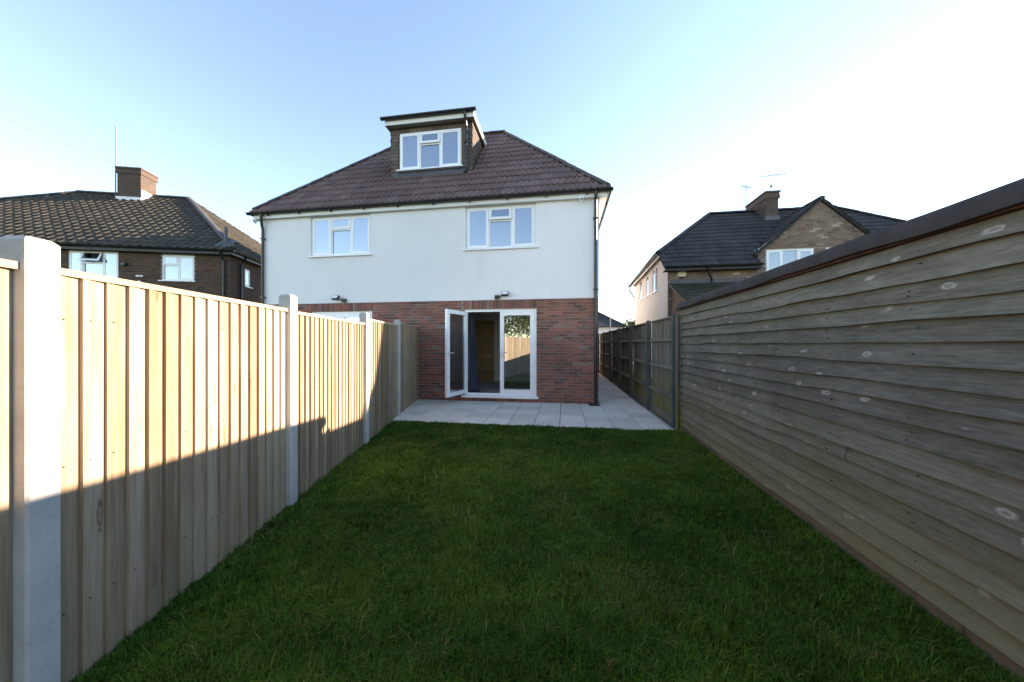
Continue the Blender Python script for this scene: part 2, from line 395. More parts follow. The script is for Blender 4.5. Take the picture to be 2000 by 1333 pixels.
def cap_run(parent, mat, p0, p1, r=.12, pitch=.45, name='ridge_tile', squash=.75):
    p0, p1 = Vector(p0), Vector(p1); L = (p1-p0).length; n = max(1, int(L/pitch)); st = L/n
    mb = MB(); ns = 8; L2 = st+.03
    A = [(0, r*1.04*math.cos(math.pi*i/ns), r*1.04*squash*math.sin(math.pi*i/ns)) for i in range(ns+1)]
    B = [(L2, r*.96*math.cos(math.pi*i/ns), r*.96*squash*math.sin(math.pi*i/ns)) for i in range(ns+1)]
    mb.loft(A, B); me = mb.mesh(name, mat, True)
    t = (p1-p0).normalized(); s_ = Vector((0, 0, 1)).cross(t).normalized(); u = t.cross(s_)
    for i in range(n):
        o = p0+t*st*i+u*random.uniform(-.004, .004)
        link(name, me, parent, Matrix(((t.x, s_.x, u.x, o.x), (t.y, s_.y, u.y, o.y), (t.z, s_.z, u.z, o.z), (0, 0, 0, 1))))
def window(parent, x0, x1, z0, z1, y, layout, open_top=None, vents=(), curtains=(), sill=.06, frame=Matrix.Identity(4), glassm='glass', deep=1.1, backm='room_dim', fr=.055, net=False):
    """layout: list of (width fraction, top sash fraction or 0, 'c' casement / 'f' fixed); y = front face of the frame"""
    mb = MB(); mb.ring(x0, x1, z0, z1, fr, y, y+.07)
    ws = x1-x0; x = x0; cells = []
    for i, (wf, tf, kind) in enumerate(layout):
        xe = x+ws*wf; cells.append((x, xe, tf, kind))
        if i < len(layout)-1: mb.box(xe-.03, xe+.03, y+.002, y+.068, z0+fr, z1-fr)
        x = xe
    subs = []
    for i, (a, b, tf, kind) in enumerate(cells):
        a2 = a+(fr if i == 0 else .03); b2 = b-(fr if i == len(cells)-1 else .03); zl, zh = z0+fr, z1-fr
        if tf:
            zt = zh-(zh-zl)*tf; mb.box(a2, b2, y+.004, y+.066, zt-.03, zt+.03); subs.append((a2, b2, zt+.03, zh, 't')); subs.append((a2, b2, zl, zt-.03, 'f'))
        else: subs.append((a2, b2, zl, zh, kind))
    w = mb.build('window', M_['upvc'], parent, frame)
    for (a, b, c, d, kind) in subs:
        op = kind == 't' and open_top
        Mx = Matrix.Identity(4)
        if op: Mx = Matrix.Translation((0, y-.006, d+.02)) @ Matrix.Rotation(-R(open_top), 4, 'X') @ Matrix.Translation((0, -(y-.006), -(d+.02)))
        if kind in 'ct':
            MB().ring(a-.022, b+.022, c-.022, d+.022, .062, y-.016, y-.0015).build('sash', M_['upvc'], w, Mx)
            MB().box(a+.037, b-.037, y-.010, y-.006, c+.037, d-.037).build('pane', M_[glassm], w, Mx)
        else:
            MB().box(a-.004, b+.004, y+.030, y+.034, c-.004, d+.004).build('pane', M_[glassm], w)
    for i in vents:
        a, b, tf, kind = cells[i]; m = (a+b)/2
        MB().box(m-.16, m+.16, y-.026, y-.017, z1-.047, z1-.030).build('trickle_vent', M_['upvc'], w)
    if sill: MB().box(x0-.06, x1+.06, y-.10, y+.06, z0-.035, z0-.002).build('sill', M_['upvc'], w)
    r = MB(); yb = y+.08; d_ = yb+deep
    P = lambda x_, y_, z_: (x_, y_, z_)
    X0, X1, Z0, Z1 = x0-.001, x1+.001, z0-.001, z1+.001
    r.face([P(X0, d_, Z0), P(X1, d_, Z0), P(X1, d_, Z1), P(X0, d_, Z1)])
    for q in ((X0, X0), (X1, X1)): r.face([P(q[0], yb, Z0), P(q[0], d_, Z0), P(q[0], d_, Z1), P(q[0], yb, Z1)])
    for q in (Z0, Z1): r.face([P(X0, yb, q), P(X1, yb, q), P(X1, d_, q), P(X0, d_, q)])
    r.build('room_lining', M_[backm], w)
    for (ca, cb, cm) in curtains:
        c = MB(); n = 26; f_, b_ = [], []
        for i in range(n+1):
            xx = x0+ws*(ca+(cb-ca)*i/n); yy = y+.16+.025*math.sin(i*1.9)+.008*math.sin(i*5.1); f_.append((xx, yy)); b_.append((xx, yy+.004))
        for L in (f_, b_):
            c.add([(q[0], q[1], z0+.02) for q in L]+[(q[0], q[1], z1-.02) for q in L], [(i, i+1, n+2+i, n+1+i) for i in range(n)])
        c.build('curtain', M_[cm], w, None, True)
    return w
def gutter(parent, p0, p1, r=.055, mat='rainwater', stop=True):
    p0, p1 = Vector(p0), Vector(p1); t = (p1-p0).normalized(); s_ = Vector((0, 0, 1)).cross(t).normalized(); mb = MB(); n = 8
    def arc(p, rr): return [p+s_*rr*math.cos(math.pi+math.pi*i/n)+Vector((0, 0, 1))*rr*math.sin(math.pi+math.pi*i/n) for i in range(n+1)]
    A = arc(p0, r)+arc(p0, r-.008)[::-1]; B = arc(p1, r)+arc(p1, r-.008)[::-1]; mb.loft(A, B)
    for p, d in ((p0, -1), (p1, 1)): mb.loft(arc(p, r+.003), arc(p+t*d*.006, r+.003))
    return mb.build('gutter', M_[mat], parent, None, True)
def downpipe(parent, pts, r=.034, clips=()):
    o = MB().tube(pts, r, 12).build('downpipe', M_['rainwater'], parent, None, True)
    for (x, y, z) in clips: MB().box(x-.055, x+.055, y-.04, y+.045, z-.014, z+.014).build('pipe_clip', M_['rainwater'], o)
    return o

# ------------------------------------------------------------------ ground
g = MB(); g.box(-1500, 1500, -1500, 1500, -.6, -.05); tag(g.build('ground', M_['ground']), kind='structure')

TH = R(-8.8); WH = 8.9
def rot(v, a): return Vector((v[0]*math.cos(a)-v[1]*math.sin(a), v[0]*math.sin(a)+v[1]*math.cos(a)))
RC = Vector((2.0, 7.74)); LO = RC-rot((WH, 0), TH)              # main house: rear right and rear left corners
HM = Matrix.Translation((LO.x, LO.y, 0)) @ Matrix.Rotation(TH, 4, 'Z')

# patio: sand bed and one object per slab
pat = MB(); pat.box(-.2, 9.93, -2.26, -.02, -.09, -.022).box(8.92, 9.93, -.02, 10.0, -.09, -.022)
pb = pat.build('patio', M_['joint'], None, HM); tag(pb, kind='structure')
slabm = []
for q in range(4):
    bm = bmesh.new(); bmesh.ops.create_cube(bm, size=1, matrix=Matrix.Diagonal((.441, .441, .045, 1)))
    bmesh.ops.bevel(bm, geom=[e for e in bm.edges if all(v.co.z > 0 for v in e.verts)], offset=.005, segments=1, affect='EDGES')
    me = bpy.data.meshes.new('slab'); bm.to_mesh(me); bm.free(); me.materials.append(M_['slab']); slabm.append(me)
for i in range(22):
    x = 9.62-.45*i
    for j in range(5):
        y = -2.25+.225+.45*j
        Mx = Matrix.Translation((x, y, -.0225+random.uniform(-.002, .002))) @ Matrix.Rotation(random.uniform(-.004, .004), 4, 'X') @ Matrix.Rotation(random.uniform(-.006, .006), 4, 'Z')
        if x > 3.6: link('slab', slabm[(i+j) % 4], pb, Mx)
for i in range(2):
    for j in range(20):
        Mx = Matrix.Translation((9.62-.45*i, .225+.45*j+.003, -.0225+random.uniform(-.002, .002)))
        link('slab', slabm[(i+j) % 4], pb, Mx)

# ------------------------------------------------------------------ main house
H = empty('semi_detached_house', (LO.x, LO.y, 0), TH)
tag(H, 'white rendered house with red brick ground floor, plum tiled hip roof and dormer', 'house')
DZ0, DZ1 = .14, 2.25
doors = [(1.43, 3.22, .09, DZ1), (5.68, 7.47, .09, DZ1)]
wins = [(1.45, 3.18, 3.69, 4.77), (5.72, 7.45, 3.69, 4.77)]
bw = wall_shell(MB(), 0, WH, -.06, 2.47, 0, .30, doors)
bw.face([(0, 0, -.06), (0, 12.0, -.06), (0, 12.0, 2.47), (0, 0, 2.47)]); bw.face([(WH, 0, -.06), (WH, 12.0, -.06), (WH, 12.0, 2.47), (WH, 0, 2.47)]); bw.face([(0, 12.0, -.06), (WH, 12.0, -.06), (WH, 12.0, 2.47), (0, 12.0, 2.47)])
bwo = bw.build('brick_wall', M_['mortar'], H)
sold = [(d[0]-.03, d[1]+.03, DZ1+.005, 2.47) for d in doors]
bricks(bwo, M_['brick'], 0, WH, -.005, 2.47, doors, 300, soldiers=sold, seed=1, world=HM)
SM = Matrix.Translation((WH, 0, 0)) @ Matrix.Rotation(R(90), 4, 'Z')
bricks(bwo, M_['brick'], 0, 12.0, -.005, 2.47, [], 0, frame=SM, seed=2, world=HM)
SML = Matrix.Translation((0, 12.0, 0)) @ Matrix.Rotation(R(-90), 4, 'Z')
bricks(bwo, M_['brick'], 0, 12.0, -.005, 2.47, [], 0, frame=SML, seed=4, world=HM)
uw = wall_shell(MB(), -.018, WH+.018, 2.47, 4.95, -.018, .30, wins)
for xx in (-.018, WH+.018): uw.face([(xx, -.018, 2.47), (xx, 12.0, 2.47), (xx, 12.0, 4.95), (xx, -.018, 4.95)])
uw.face([(-.018, 12.0, 2.47), (WH+.018, 12.0, 2.47), (WH+.018, 12.0, 4.95), (-.018, 12.0, 4.95)])
uw.face([(-.018, -.018, 2.47), (WH+.018, -.018, 2.47), (WH+.018, .0, 2.47), (-.018, .0, 2.47)])
uw.face([(WH, -.018, 2.47), (WH+.018, -.018, 2.47), (WH+.018, 12.0, 2.47), (WH, 12.0, 2.47)])
uw.build('rendered_wall', M_['render'], H)
fl = MB(); fl.box(.05, WH-.05, .31, 11.9, 2.55, 2.62); fl.build('upper_floor', M_['room'], H)
L3 = [(.333, 0, 'c'), (.334, .31, 'f'), (.333, 0, 'c')]
for i, wv in enumerate(wins):
    window(H, wv[0]+.004, wv[1]-.004, wv[2]+.036, wv[3]-.004, .03, L3, open_top=(None, 5)[i], vents=(0, 2), curtains=[((.05, .24, 'net'), (.0, .01, 'net'))[0]] if i == 0 else [], deep=.9)
# roof
EX0, EX1, EY, EZ, TP, DV = -.25, 9.15, -.16, 4.965, 1.13, 3.0
HS = 2.95; RZ = EZ+TP*DV; RY = EY+DV; RY2 = RY+6.3; BY = RY2+DV; LS = BY-EY  # unseen house depth stretched so its shadow reaches the left neighbour's roof
cp = 1/math.sqrt(1+TP*TP); SLOPE = DV/cp
dz = .05
rd_ = MB(); e = [(EX0, EY, EZ-dz), (EX1, EY, EZ-dz), (EX1, BY, EZ-dz), (EX0, BY, EZ-dz)]; ra, rb = (EX0+HS, RY, RZ-dz), (EX1-HS, RY, RZ-dz)
ra2, rb2 = (ra[0], RY2, ra[2]), (rb[0], RY2, rb[2])
rd_.face([e[0], e[1], rb, ra]); rd_.face([e[1], e[2], rb2, rb]); rd_.face([e[2], e[3], ra2, rb2]); rd_.face([e[3], e[0], ra, ra2]); pk0, pk1, pk2, pk3 = (3.2, RY+1.9, 9.2), (5.7, RY+1.9, 9.2), (5.7, RY2-1.9, 9.2), (3.2, RY2-1.9, 9.2)  # pk: unseen raised crown, added to cast shadow on the left neighbour's roof
rd_.face([ra, rb, pk1, pk0]); rd_.face([rb, rb2, pk2, pk1]); rd_.face([rb2, ra2, pk3, pk2]); rd_.face([ra2, ra, pk0, pk3]); rd_.face([pk0, pk1, pk2, pk3])
roof = rd_.build('roof', M_['tile'], H)
DX0, DX1, DY = 3.27, 5.63, .90
DTOP = 7.56
tile_field(roof, M_['tile'], (EX0, EY, EZ-.02), (1, 0, 0), (0, cp, TP*cp), [(0, 0), (EX1-EX0, 0), (EX1-EX0-HS, SLOPE), (HS, SLOPE)], .30, .345, 2, .030, .034, 300,
           skip=lambda c: DX0+.12 < c.x < DX1-.12 and c.y > DY+.10 and c.z < 7.55, world=HM)
ts = RZ-EZ; sl_ = math.hypot(HS, ts)
tile_field(roof, M_['tile'], (EX1, EY, EZ-.02), (0, 1, 0), (-HS/sl_, 0, ts/sl_), [(0, 0), (LS, 0), (LS-DV, sl_), (DV, sl_)], .30, .345, 2, .030, .034, 0, world=HM)
tile_field(roof, M_['tile'], (EX0, BY, EZ-.02), (0, -1, 0), (HS/sl_, 0, ts/sl_), [(0, 0), (LS, 0), (LS-DV, sl_), (DV, sl_)], .30, .345, 2, .030, .034, 0, world=HM)
cap_run(roof, M_['ridge'], (EX0+HS, RY, RZ-.01), (EX1-HS, RY, RZ-.01), .115)
for (cx, sx) in ((EX0, 1), (EX1, -1)):
    cap_run(roof, M_['ridge'], (cx+.05*sx, EY+.05, EZ+.05), (cx+HS*sx, RY, RZ-.01), .10, .42, 'hip_tile', .65)
    cap_run(roof, M_['ridge'], (cx+.05*sx, BY-.05, EZ+.05), (cx+HS*sx, RY2, RZ-.01), .10, .42, 'hip_tile', .65)
fa = MB(); fa.box(EX0+.05, EX1-.05, -.115, -.095, 4.775, 4.945); fa.box(EX1-.07, EX1-.05, -.095, 12.1, 4.775, 4.945); fa.box(EX0+.05, EX0+.07, -.095, 12.1, 4.775, 4.945)
fa.build('fascia', M_['fascia'], H)
MB().box(EX0+.07, -.0185, -.094, 12.1, 4.78, 4.79).box(WH+.0185, EX1-.07, -.094, 12.1, 4.78, 4.79).box(-.0185, WH+.0185, -.094, -.0185, 4.781, 4.79).build('soffit', M_['fascia'], H)
gt = gutter(H, (EX0-.06, -.175, 4.925), (EX1+.06, -.175, 4.925), .058)
for i in range(10): MB().box(.25+i*.93, .29+i*.93, -.20, -.116, 4.835, 4.90).build('gutter_bracket', M_['rainwater'], gt)
gs = gutter(H, (EX1+.005, -.12, 4.925), (EX1+.005, 12.2, 4.925), .058)
for i in range(12): MB().box(EX1-.049, EX1+.02, .5+i*.95, .54+i*.95, 4.83, 4.9).build('gutter_bracket', M_['rainwater'], gs)
gutter(H, (EX0-.005, -.12, 4.925), (EX0-.005, 12.2, 4.925), .058)
downpipe(H, [(WH-.06, -.175, 4.88), (WH-.06, -.175, 4.80), (WH-.06, -.075, 4.66), (WH-.06, -.07, 4.5), (WH-.06, -.07, .06), (WH-.06, -.12, -.01)], .036, [(WH-.06, -.07, z) for z in (4.3, 2.66, 1.2)])
downpipe(H, [(.10, -.175, 4.88), (.10, -.175, 4.82), (.045, -.10, 4.62), (.045, -.07, 4.5), (.045, -.07, .05)], .036, [(.045, -.07, z) for z in (4.25, 2.66, 1.2)])
MB().box(WH-.22, WH+.03, -.26, -.02, -.002, .022).build('drain_gully', M_['black'], H)
# dormer
zr = lambda y: EZ+TP*(y-EY)
dm = MB()
zf = zr(DY)-.05
yb_ = EY+(DTOP-EZ)/TP+.1
dwin = (3.53, 5.33, 6.245, 7.335)
wall_shell(dm, DX0, DX1, zf, DTOP, DY, .12, [dwin])
for x in (DX0, DX1): dm.face([(x, DY, zf), (x, DY, DTOP), (x, yb_, DTOP)])
dorm = dm.build('dormer', M_['hang'], H)
MB().box(DX0-.09, DX1+.09, DY-.19, yb_+.25, 7.56, 7.66).build('dormer_roof', M_['lead'], dorm)
f2 = MB(); f2.box(DX0-.10, DX1+.11, DY-.212, DY-.192, 7.49, 7.625); f2.box(DX1+.092, DX1+.11, DY-.192, yb_+.2, 7.49, 7.645); f2.box(DX0-.10, DX0-.092, DY-.192, yb_+.2, 7.49, 7.645); f2.build('dormer_fascia', M_['fascia'], dorm)
MB().box(DX0-.0915, DX1+.0915, DY-.191, DY-.002, 7.50, 7.51).box(DX1+.002, DX1+.0915, DY, yb_+.1, 7.50, 7.51).box(DX0-.0915, DX0-.002, DY, yb_+.1, 7.50, 7.51).build('dormer_soffit', M_['soffit'], dorm)
gutter(H, (DX0-.17, DY-.272, 7.665), (DX1+.18, DY-.272, 7.665), .062)
downpipe(H, [(5.50, DY-.272, 7.62), (5.50, DY-.272, 7.54), (5.50, DY-.10, 7.34), (5.50, DY-.085, 7.15), (5.50, DY-.085, zr(DY-.085)+.12), (5.50, DY-.16, zr(DY-.16)+.06)], .034, [(5.50, DY-.085, 6.9)])
hm = {}
def hang(parent, M, w, h=.14):
    key_ = round(w, 3)
    if key_ not in hm:
        mb = MB(); A = [(0, -.030, 0), (w, -.030, 0), (w, -.014, 0), (0, -.014, 0)]; B = [(0, -.014, h), (w, -.014, h), (w, -.004, h), (0, -.004, h)]; mb.loft(A, B); hm[key_] = mb.mesh('hanging_tile', M_['hang'])
    link('hanging_tile', hm[key_], parent, M)
for r_ in range(14):
    z = zf+.06+r_*.105; st = (r_ % 2)*.08
    if z > 7.38: break
    segs = [(DX0-.02, dwin[0]-.05), (dwin[1]+.05, DX1+.02)] if z < 7.31 else [(DX0-.02, DX1+.02)]
    for (a, b) in segs:
        x = a
        first = True
        while x < b-.03:
            w_ = (.085 if (first and st) else .163); first = False
            w_ = min(w_, b-x); hang(dorm, Matrix.Translation((x, DY, z)), w_-.004); x += w_
    y = DY
    while y < yb_:
        if zr(y+.16) < z+.12: hang(dorm, Matrix.Translation((DX1, y-st*.5, z)) @ Matrix.Rotation(R(90), 4, 'Z'), .159)
        if zr(y+.16) < z+.12: hang(dorm, Matrix.Translation((DX0, y+.16-st*.5, z)) @ Matrix.Rotation(R(-90), 4, 'Z'), .159)
        y += .163
window(H, dwin[0], dwin[1], dwin[2]+.036, dwin[3], DY-.03, L3, open_top=4, vents=(0, 2), curtains=[(.04, .3, 'net')], deep=.8)
ap = MB(); ap.add([(DX0+.1, DY-.035, 6.23), (DX1-.18, DY-.035, 6.23), (DX1-.18, DY-.10, zr(DY-.10)+.05), (DX0+.1, DY-.10, zr(DY-.10)+.05), (DX0+.1, DY-.0, 6.22), (DX1-.18, DY, 6.22), (DX1-.18, DY-.09, zr(DY-.09)-.02), (DX0+.1, DY-.09, zr(DY-.09)-.02)], [(0, 1, 2, 3), (4, 7, 6, 5), (0, 4, 5, 1), (3, 2, 6, 7), (1, 5, 6, 2), (0, 3, 7, 4)])
ap.build('lead_apron', M_['lead'], dorm)
# french doors
def leaf(parent, w, z0, z1, hinge_right, Mx, handle_side):
    """leaf in its own frame: hinge edge at x=0, spanning to +w"""
    t = .085
    mb = MB().ring(0, w, z0, z1, t, -.03, .03); o = mb.build('door_leaf', M_['upvc'], parent, Mx)
    MB().ring(t-.012, w-t+.012, z0+t-.012, z1-t+.012, .02, -.036, .036).build('glazing_bead', M_['upvc'], o)
    MB().box(t+.001, w-t-.001, -.012, -.008, z0+t+.001, z1-t-.001).box(t+.001, w-t-.001, .008, .012, z0+t+.001, z1-t-.001).build('pane', M_['door_glass'], o)
    hx = w-.045
    for s_ in (-1, 1):
        h = MB(); y0 = s_*.0305
        h.box(hx-.014, hx+.014, min(y0, y0+s_*.008), max(y0, y0+s_*.008), z0+.86, z0+1.08)
        h.tube([(hx, y0+s_*.006, z0+1.0), (hx, y0+s_*.045, z0+1.0), (hx-.02, y0+s_*.05, z0+1.0), (hx-.13, y0+s_*.05, z0+1.0)], .009, 8)
        h.build('handle', M_['white_plastic'], o)
    for zz in (z0+.18, z0+.75, z0+1.25, z1-.2):
        MB().tube([(-.005, -.042, zz-.05), (-.005, -.042, zz+.05)], .012, 8).build('hinge', M_['upvc'], o)
    return o
for q, d in enumerate(doors):
    a, b = d[0], d[1]
    fr = MB(); fr.box(a+.002, a+.062, .03, .10, DZ0, DZ1-.002); fr.box(b-.062, b-.002, .03, .10, DZ0, DZ1-.002); fr.box(a+.062, b-.062, .03, .10, DZ1-.062, DZ1-.002); fr.box(a+.062, b-.062, .03, .10, DZ0, DZ0+.05)
    fo = fr.build('door_frame', M_['upvc'], H)
    MB().box(a-.05, b+.05, -.10, -.012, .095, .138).box(a+.003, b-.003, -.012, .12, .095, .138).build('sill', M_['upvc'], fo)
    m = (a+b)/2; lw = (b-a-.124)/2-.003; lz0, lz1 = DZ0+.052, DZ1-.064
    MR = Matrix.Translation((b-.063, .052, 0)) @ Matrix.Diagonal((-1, 1, 1, 1))
    leaf(H, lw, lz0, lz1, True, MR, 0)
    ang = -107 if q == 1 else 0
    ML = Matrix.Translation((a+.063, .052 if not ang else .005, 0)) @ Matrix.Rotation(R(ang), 4, 'Z')
    leaf(H, lw, lz0, lz1, False, ML, 0)
# rooms behind the doors
def room(x0, x1, y1, door):
    r = MB(); z0, z1, y0 = .12, 2.42, .302
    for x in (x0, x1): r.face([(x, y0, z0), (x, y1, z0), (x, y1, z1), (x, y0, z1)])
    r.face([(x0, y1, z0), (x1, y1, z0), (x1, y1, z1), (x0, y1, z1)]); r.face([(x0, y0, z1), (x1, y0, z1), (x1, y1, z1), (x0, y1, z1)])
    r.build('room_wall', M_['room'], H)
    MB().box(x0, x1, .02, y1, .05, .127).build('carpet', M_['carpet'], H)
    MB().box(x0, x1, y1-.02, y1-.002, .128, .25).build('skirting', M_['upvc'], H)
    if door:
        o = MB().ring(door[0]-.07, door[1]+.07, .129, 2.20, .07, y1-.04, y1-.021).build('door_casing', M_['oak'], H)
        ido = MB().box(door[0], door[1], y1-.035, y1-.022, .13, 2.13).build('inner_door', M_['oak'], H)
        for zz in ((.35, 1.0), (1.15, 1.95)):
            for xx in ((door[0]+.1, (door[0]+door[1])/2-.04), ((door[0]+door[1])/2+.04, door[1]-.1)):
                MB().ring(xx[0], xx[1], zz[0], zz[1], .03, y1-.045, y1-.0355).build('panel', M_['oak'], ido)
room(4.62, 8.6, 3.25, (4.97, 5.69)); room(.3, 4.3, 3.25, None)
# floodlights and cameras on the wall
def floodlight(x, flip, label):
    wp = HM @ Vector((x, -.012, 2.50)); r = empty('floodlight', wp, TH)
    tag(r, label, 'light', 'floodlights over the doors')
    MB().box(-.055, .055, -.07, .003, -.015, .075).build('sensor_box', M_['black'], r)
    s_ = flip
    MB().tube([(s_*.05, -.03, .03), (s_*.11, -.06, .06), (s_*.15, -.08, .08)], .012, 8).build('arm', M_['black'], r)
    Mx = Matrix.Translation((s_*.20, -.10, .11)) @ Matrix.Rotation(R(-28), 4, 'X')
    h = MB().box(-.085, .085, -.02, .03, -.055, .055).build('lamp_head', M_['black'], r, Mx)
    MB().box(-.072, .072, -.025, -.021, -.042, .042).build('lens', M_['white_plastic'], h)
    for i in range(5): MB().box(-.07+i*.032, -.058+i*.032, .031, .05, -.05, .05).build('fin', M_['black'], h)
floodlight(6.52, 1, 'black floodlight above the open glazed door')
floodlight(2.45, -1, 'black floodlight above the door hidden by the pale fence')
def dome_camera(x, y, z, label):
    wp = HM @ Vector((x, y, z)); r = empty('security_camera', wp, TH); tag(r, label, 'camera', 'cameras under the eaves')
    MB().tube([(0, 0, .002), (0, 0, -.05)], .055, 14).build('base', M_['white_plastic'], r)
    MB().tube([(0, 0, -.05), (0, 0, -.085), (0, 0, -.11), (0, 0, -.125)], .05, 14, .02).build('dome', M_['white_plastic'], r, None, True)
    MB().tube([(0, -.03, -.07), (0, -.052, -.08)], .02, 10).build('lens', M_['black'], r)
dome_camera(8.52, -.15, 4.79, 'white dome camera under the gutter beside the downpipe of the sunlit corner')
dome_camera(-.12, -.13, 4.78, 'white dome camera under the eaves facing the brown brick house')
# curtain and chair seen through the doorway
c = MB(); n = 40; m = 12; vv = []
for j in range(m+1):
    tz = j/m; z = .14+tz*2.1; w_ = .09+.14*(1-tz)**1.3
    for i in range(n+1):
        u = i/n; vv.append((u*w_*1.15, .035*math.sin(u*30+tz)*(1.3-.5*tz)+.006*math.sin(u*71), z))
c.add(vv, [(j*(n+1)+i, j*(n+1)+i+1, (j+1)*(n+1)+i+1, (j+1)*(n+1)+i) for j in range(m) for i in range(n)])
co = c.build('curtain', M_['curtain'], None, HM @ Matrix.Translation((5.745, .27, 0)), True)
sm = co.modifiers.new('thick', 'SOLIDIFY'); sm.thickness = .004
tag(co, 'blue grey curtain hanging just inside the open door', 'curtain')
ch = empty('wooden_chair', HM @ Vector((5.62, 2.72, .127)), TH+.2); tag(ch, 'wooden chair standing in front of the oak door indoors', 'chair')
MB().box(-.21, .21, -.2, .2, .43, .46).build('seat', M_['oak'], ch)
for sx in (-1, 1):
    MB().tube([(sx*.18, -.17, 0), (sx*.17, -.16, .43)], .018, 8).build('leg', M_['oak'], ch); MB().tube([(sx*.18, .2, 0), (sx*.18, .17, .45), (sx*.18, .22, .92)], .018, 8).build('leg', M_['oak'], ch)
MB().box(-.2, .2, .2, .225, .84, .93).build('top_rail', M_['oak'], ch)
for i in range(4): MB().tube([(-.12+i*.08, .18, .46), (-.12+i*.08, .212, .85)], .009, 6).build('spindle', M_['oak'], ch)

# ------------------------------------------------------------------ left boundary fence: concrete posts, feather-edge panels
FA = math.atan2(1, -.078); F0 = Vector((-1.74, 0))
FM = Matrix.Translation((F0.x, F0.y, 0)) @ Matrix.Rotation(FA, 4, 'Z')
FN = empty('timber_fence', (F0.x, F0.y, 0), FA)
tag(FN, 'new pale pine feather-edge fence with concrete posts along the lawn', 'fence')
posts = [(-4.2, 1.80), (-2.38, 1.80), (-.56, 1.80), (1.27, 1.80), (2.93, 1.83), (4.76, 1.845), (6.52, 1.87)]
ptop = [1.69, 1.70, 1.70, 1.705, 1.695, 1.77, 1.82]
def conc_post(x, zt):
    w, d = .052, .05; ch_ = .016
    def oc(hw, y0, y1, c): return [(-hw+c, y0), (hw-c, y0), (hw, y0+c), (hw, y1-c), (hw-c, y1), (-hw+c, y1), (-hw, y1-c), (-hw, y0+c)]
    lv = [(-.05, w, ch_*.5, 0), (zt-.016, w, ch_*.5, 0), (zt, w-.014, ch_*.5, .014)]
    mb = MB(); rings = [[(p[0], p[1], z) for p in oc(hw, -.058+ins, .05-ins, c)] for (z, hw, c, ins) in lv]
    for a, b in zip(rings[:-1], rings[1:]): mb.loft(a, b, False)
    mb.face(rings[-1]); mb.face(rings[0][::-1])
    mb.build('concrete_post', M_['concrete'], FN, Matrix.Translation((x, 0, 0)))
for x, zt in posts: conc_post(x, zt)
ends = [p[0] for p in posts]+[8.43]
for i in range(len(posts)):
    a, b = ends[i]+.053, ends[i+1]-(.053 if i < len(posts)-1 else .0)
    zt = ptop[i]
    rail = MB()
    for zc in (.3, .9, 1.5): rail.box(a, b, .012, .05, zc-.035, zc+.035)
    pn = rail.build('panel', M_['pine_cap'], FN)
    MB().box(a, b, -.0345, .03, zt-.028, zt).build('capping', M_['pine_cap'], pn, None)
    n = int(round((b-a)/.093)); c_ = (b-a)/n
    nl = MB()
    for q in range(n):
        for zc in (.3, .9, 1.5): nl.tube([(a+q*c_+.03, -.012, zc), (a+q*c_+.03, -.0275, zc)], .0035, 6)
    tag(nl.build('nail_heads', M_['nail'], pn), kind='stuff')
    zb = .005 if ends[i] > 6 else -.03
    for q in range(n):
        h = zt-.0285-zb; x = a+q*c_; w_ = c_+.022 if q < n-1 else c_-.001
        t0 = random.uniform(.018, .022); y0 = -.010-t0+random.uniform(-.002, .002)
        mb = MB()
        lean = random.uniform(-.0025, .0025)
        A = [(0, y0, 0), (w_, -.0125, 0), (w_, -.005, 0), (0, -.006, 0)]; B = [(lean, y0+random.uniform(-.002, .002), h), (w_+lean, -.0125, h), (w_+lean, -.005, h), (lean, -.006, h)]
        mb.loft(A, B); mb.build('board', M_['pine'], pn, Matrix.Translation((x, 0, zb)))

# ------------------------------------------------------------------ old garage or shed on the right, waney boards
SA = math.atan2(.987, .161); S0 = Vector((1.93-.163*2, -2.0))
SH = empty('timber_shed', (S0.x, S0.y, 0), SA); tag(SH, 'long weathered grey plank shed with black felt roof edge', 'shed')
SL = 7.58
MB().loft([(.02, -3.0, -.05), (.02, -.004, -.05), (.02, -.004, 2.03), (.02, -3.0, 1.79)], [(SL-.005, -3.0, -.05), (SL-.005, -.004, -.05), (SL-.005, -.004, 2.03), (SL-.005, -3.0, 1.79)]).build('shed_body', M_['redwood'], SH)
def plank(x0, x1, z, hgt, idx, mat='weather'):
    n = max(6, int((x1-x0)/.11)); rd = random.Random(idx*13+int(x0*10)); vv = []
    ph = [rd.uniform(0, 6.3) for _ in range(6)]; sag = rd.uniform(-.010, .008); am = rd.uniform(.002, .0055)
    knots = [(rd.uniform(x0, x1), rd.uniform(.10, .3), rd.uniform(-.014, .008)) for _ in range(int((x1-x0)*1.1))]
    for i in range(n+1):
        x = x0+(x1-x0)*i/n
        lo = am*(math.sin(x*1.7+ph[0])+.6*math.sin(x*4.3+ph[1])+.35*math.sin(x*11+ph[2]))+sag*math.sin((x-x0)/(x1-x0)*math.pi)
        for (kx, kw, ka) in knots: lo += ka*math.exp(-((x-kx)/kw)**2)
        yo = .006*math.sin(x*2.1+ph[3])+.003*math.sin(x*6+ph[4])
        xx = x-(x0+x1)/2
        vv += [(xx, .004, hgt), (xx, .014, hgt), (xx, .056+yo, lo), (xx, .030+yo, lo)]
    fs = []
    for i in range(n):
        for k_ in range(4): fs.append((i*4+k_, i*4+(k_+1) % 4, i*4+4+(k_+1) % 4, i*4+4+k_))
    fs += [(3, 2, 1, 0), (n*4, n*4+1, n*4+2, n*4+3)]
    MB().add(vv, fs).build('plank', M_[mat], SH, Matrix.Translation(((x0+x1)/2, 0, z)))
NR = 17; cov = (1.965-.065)/NR
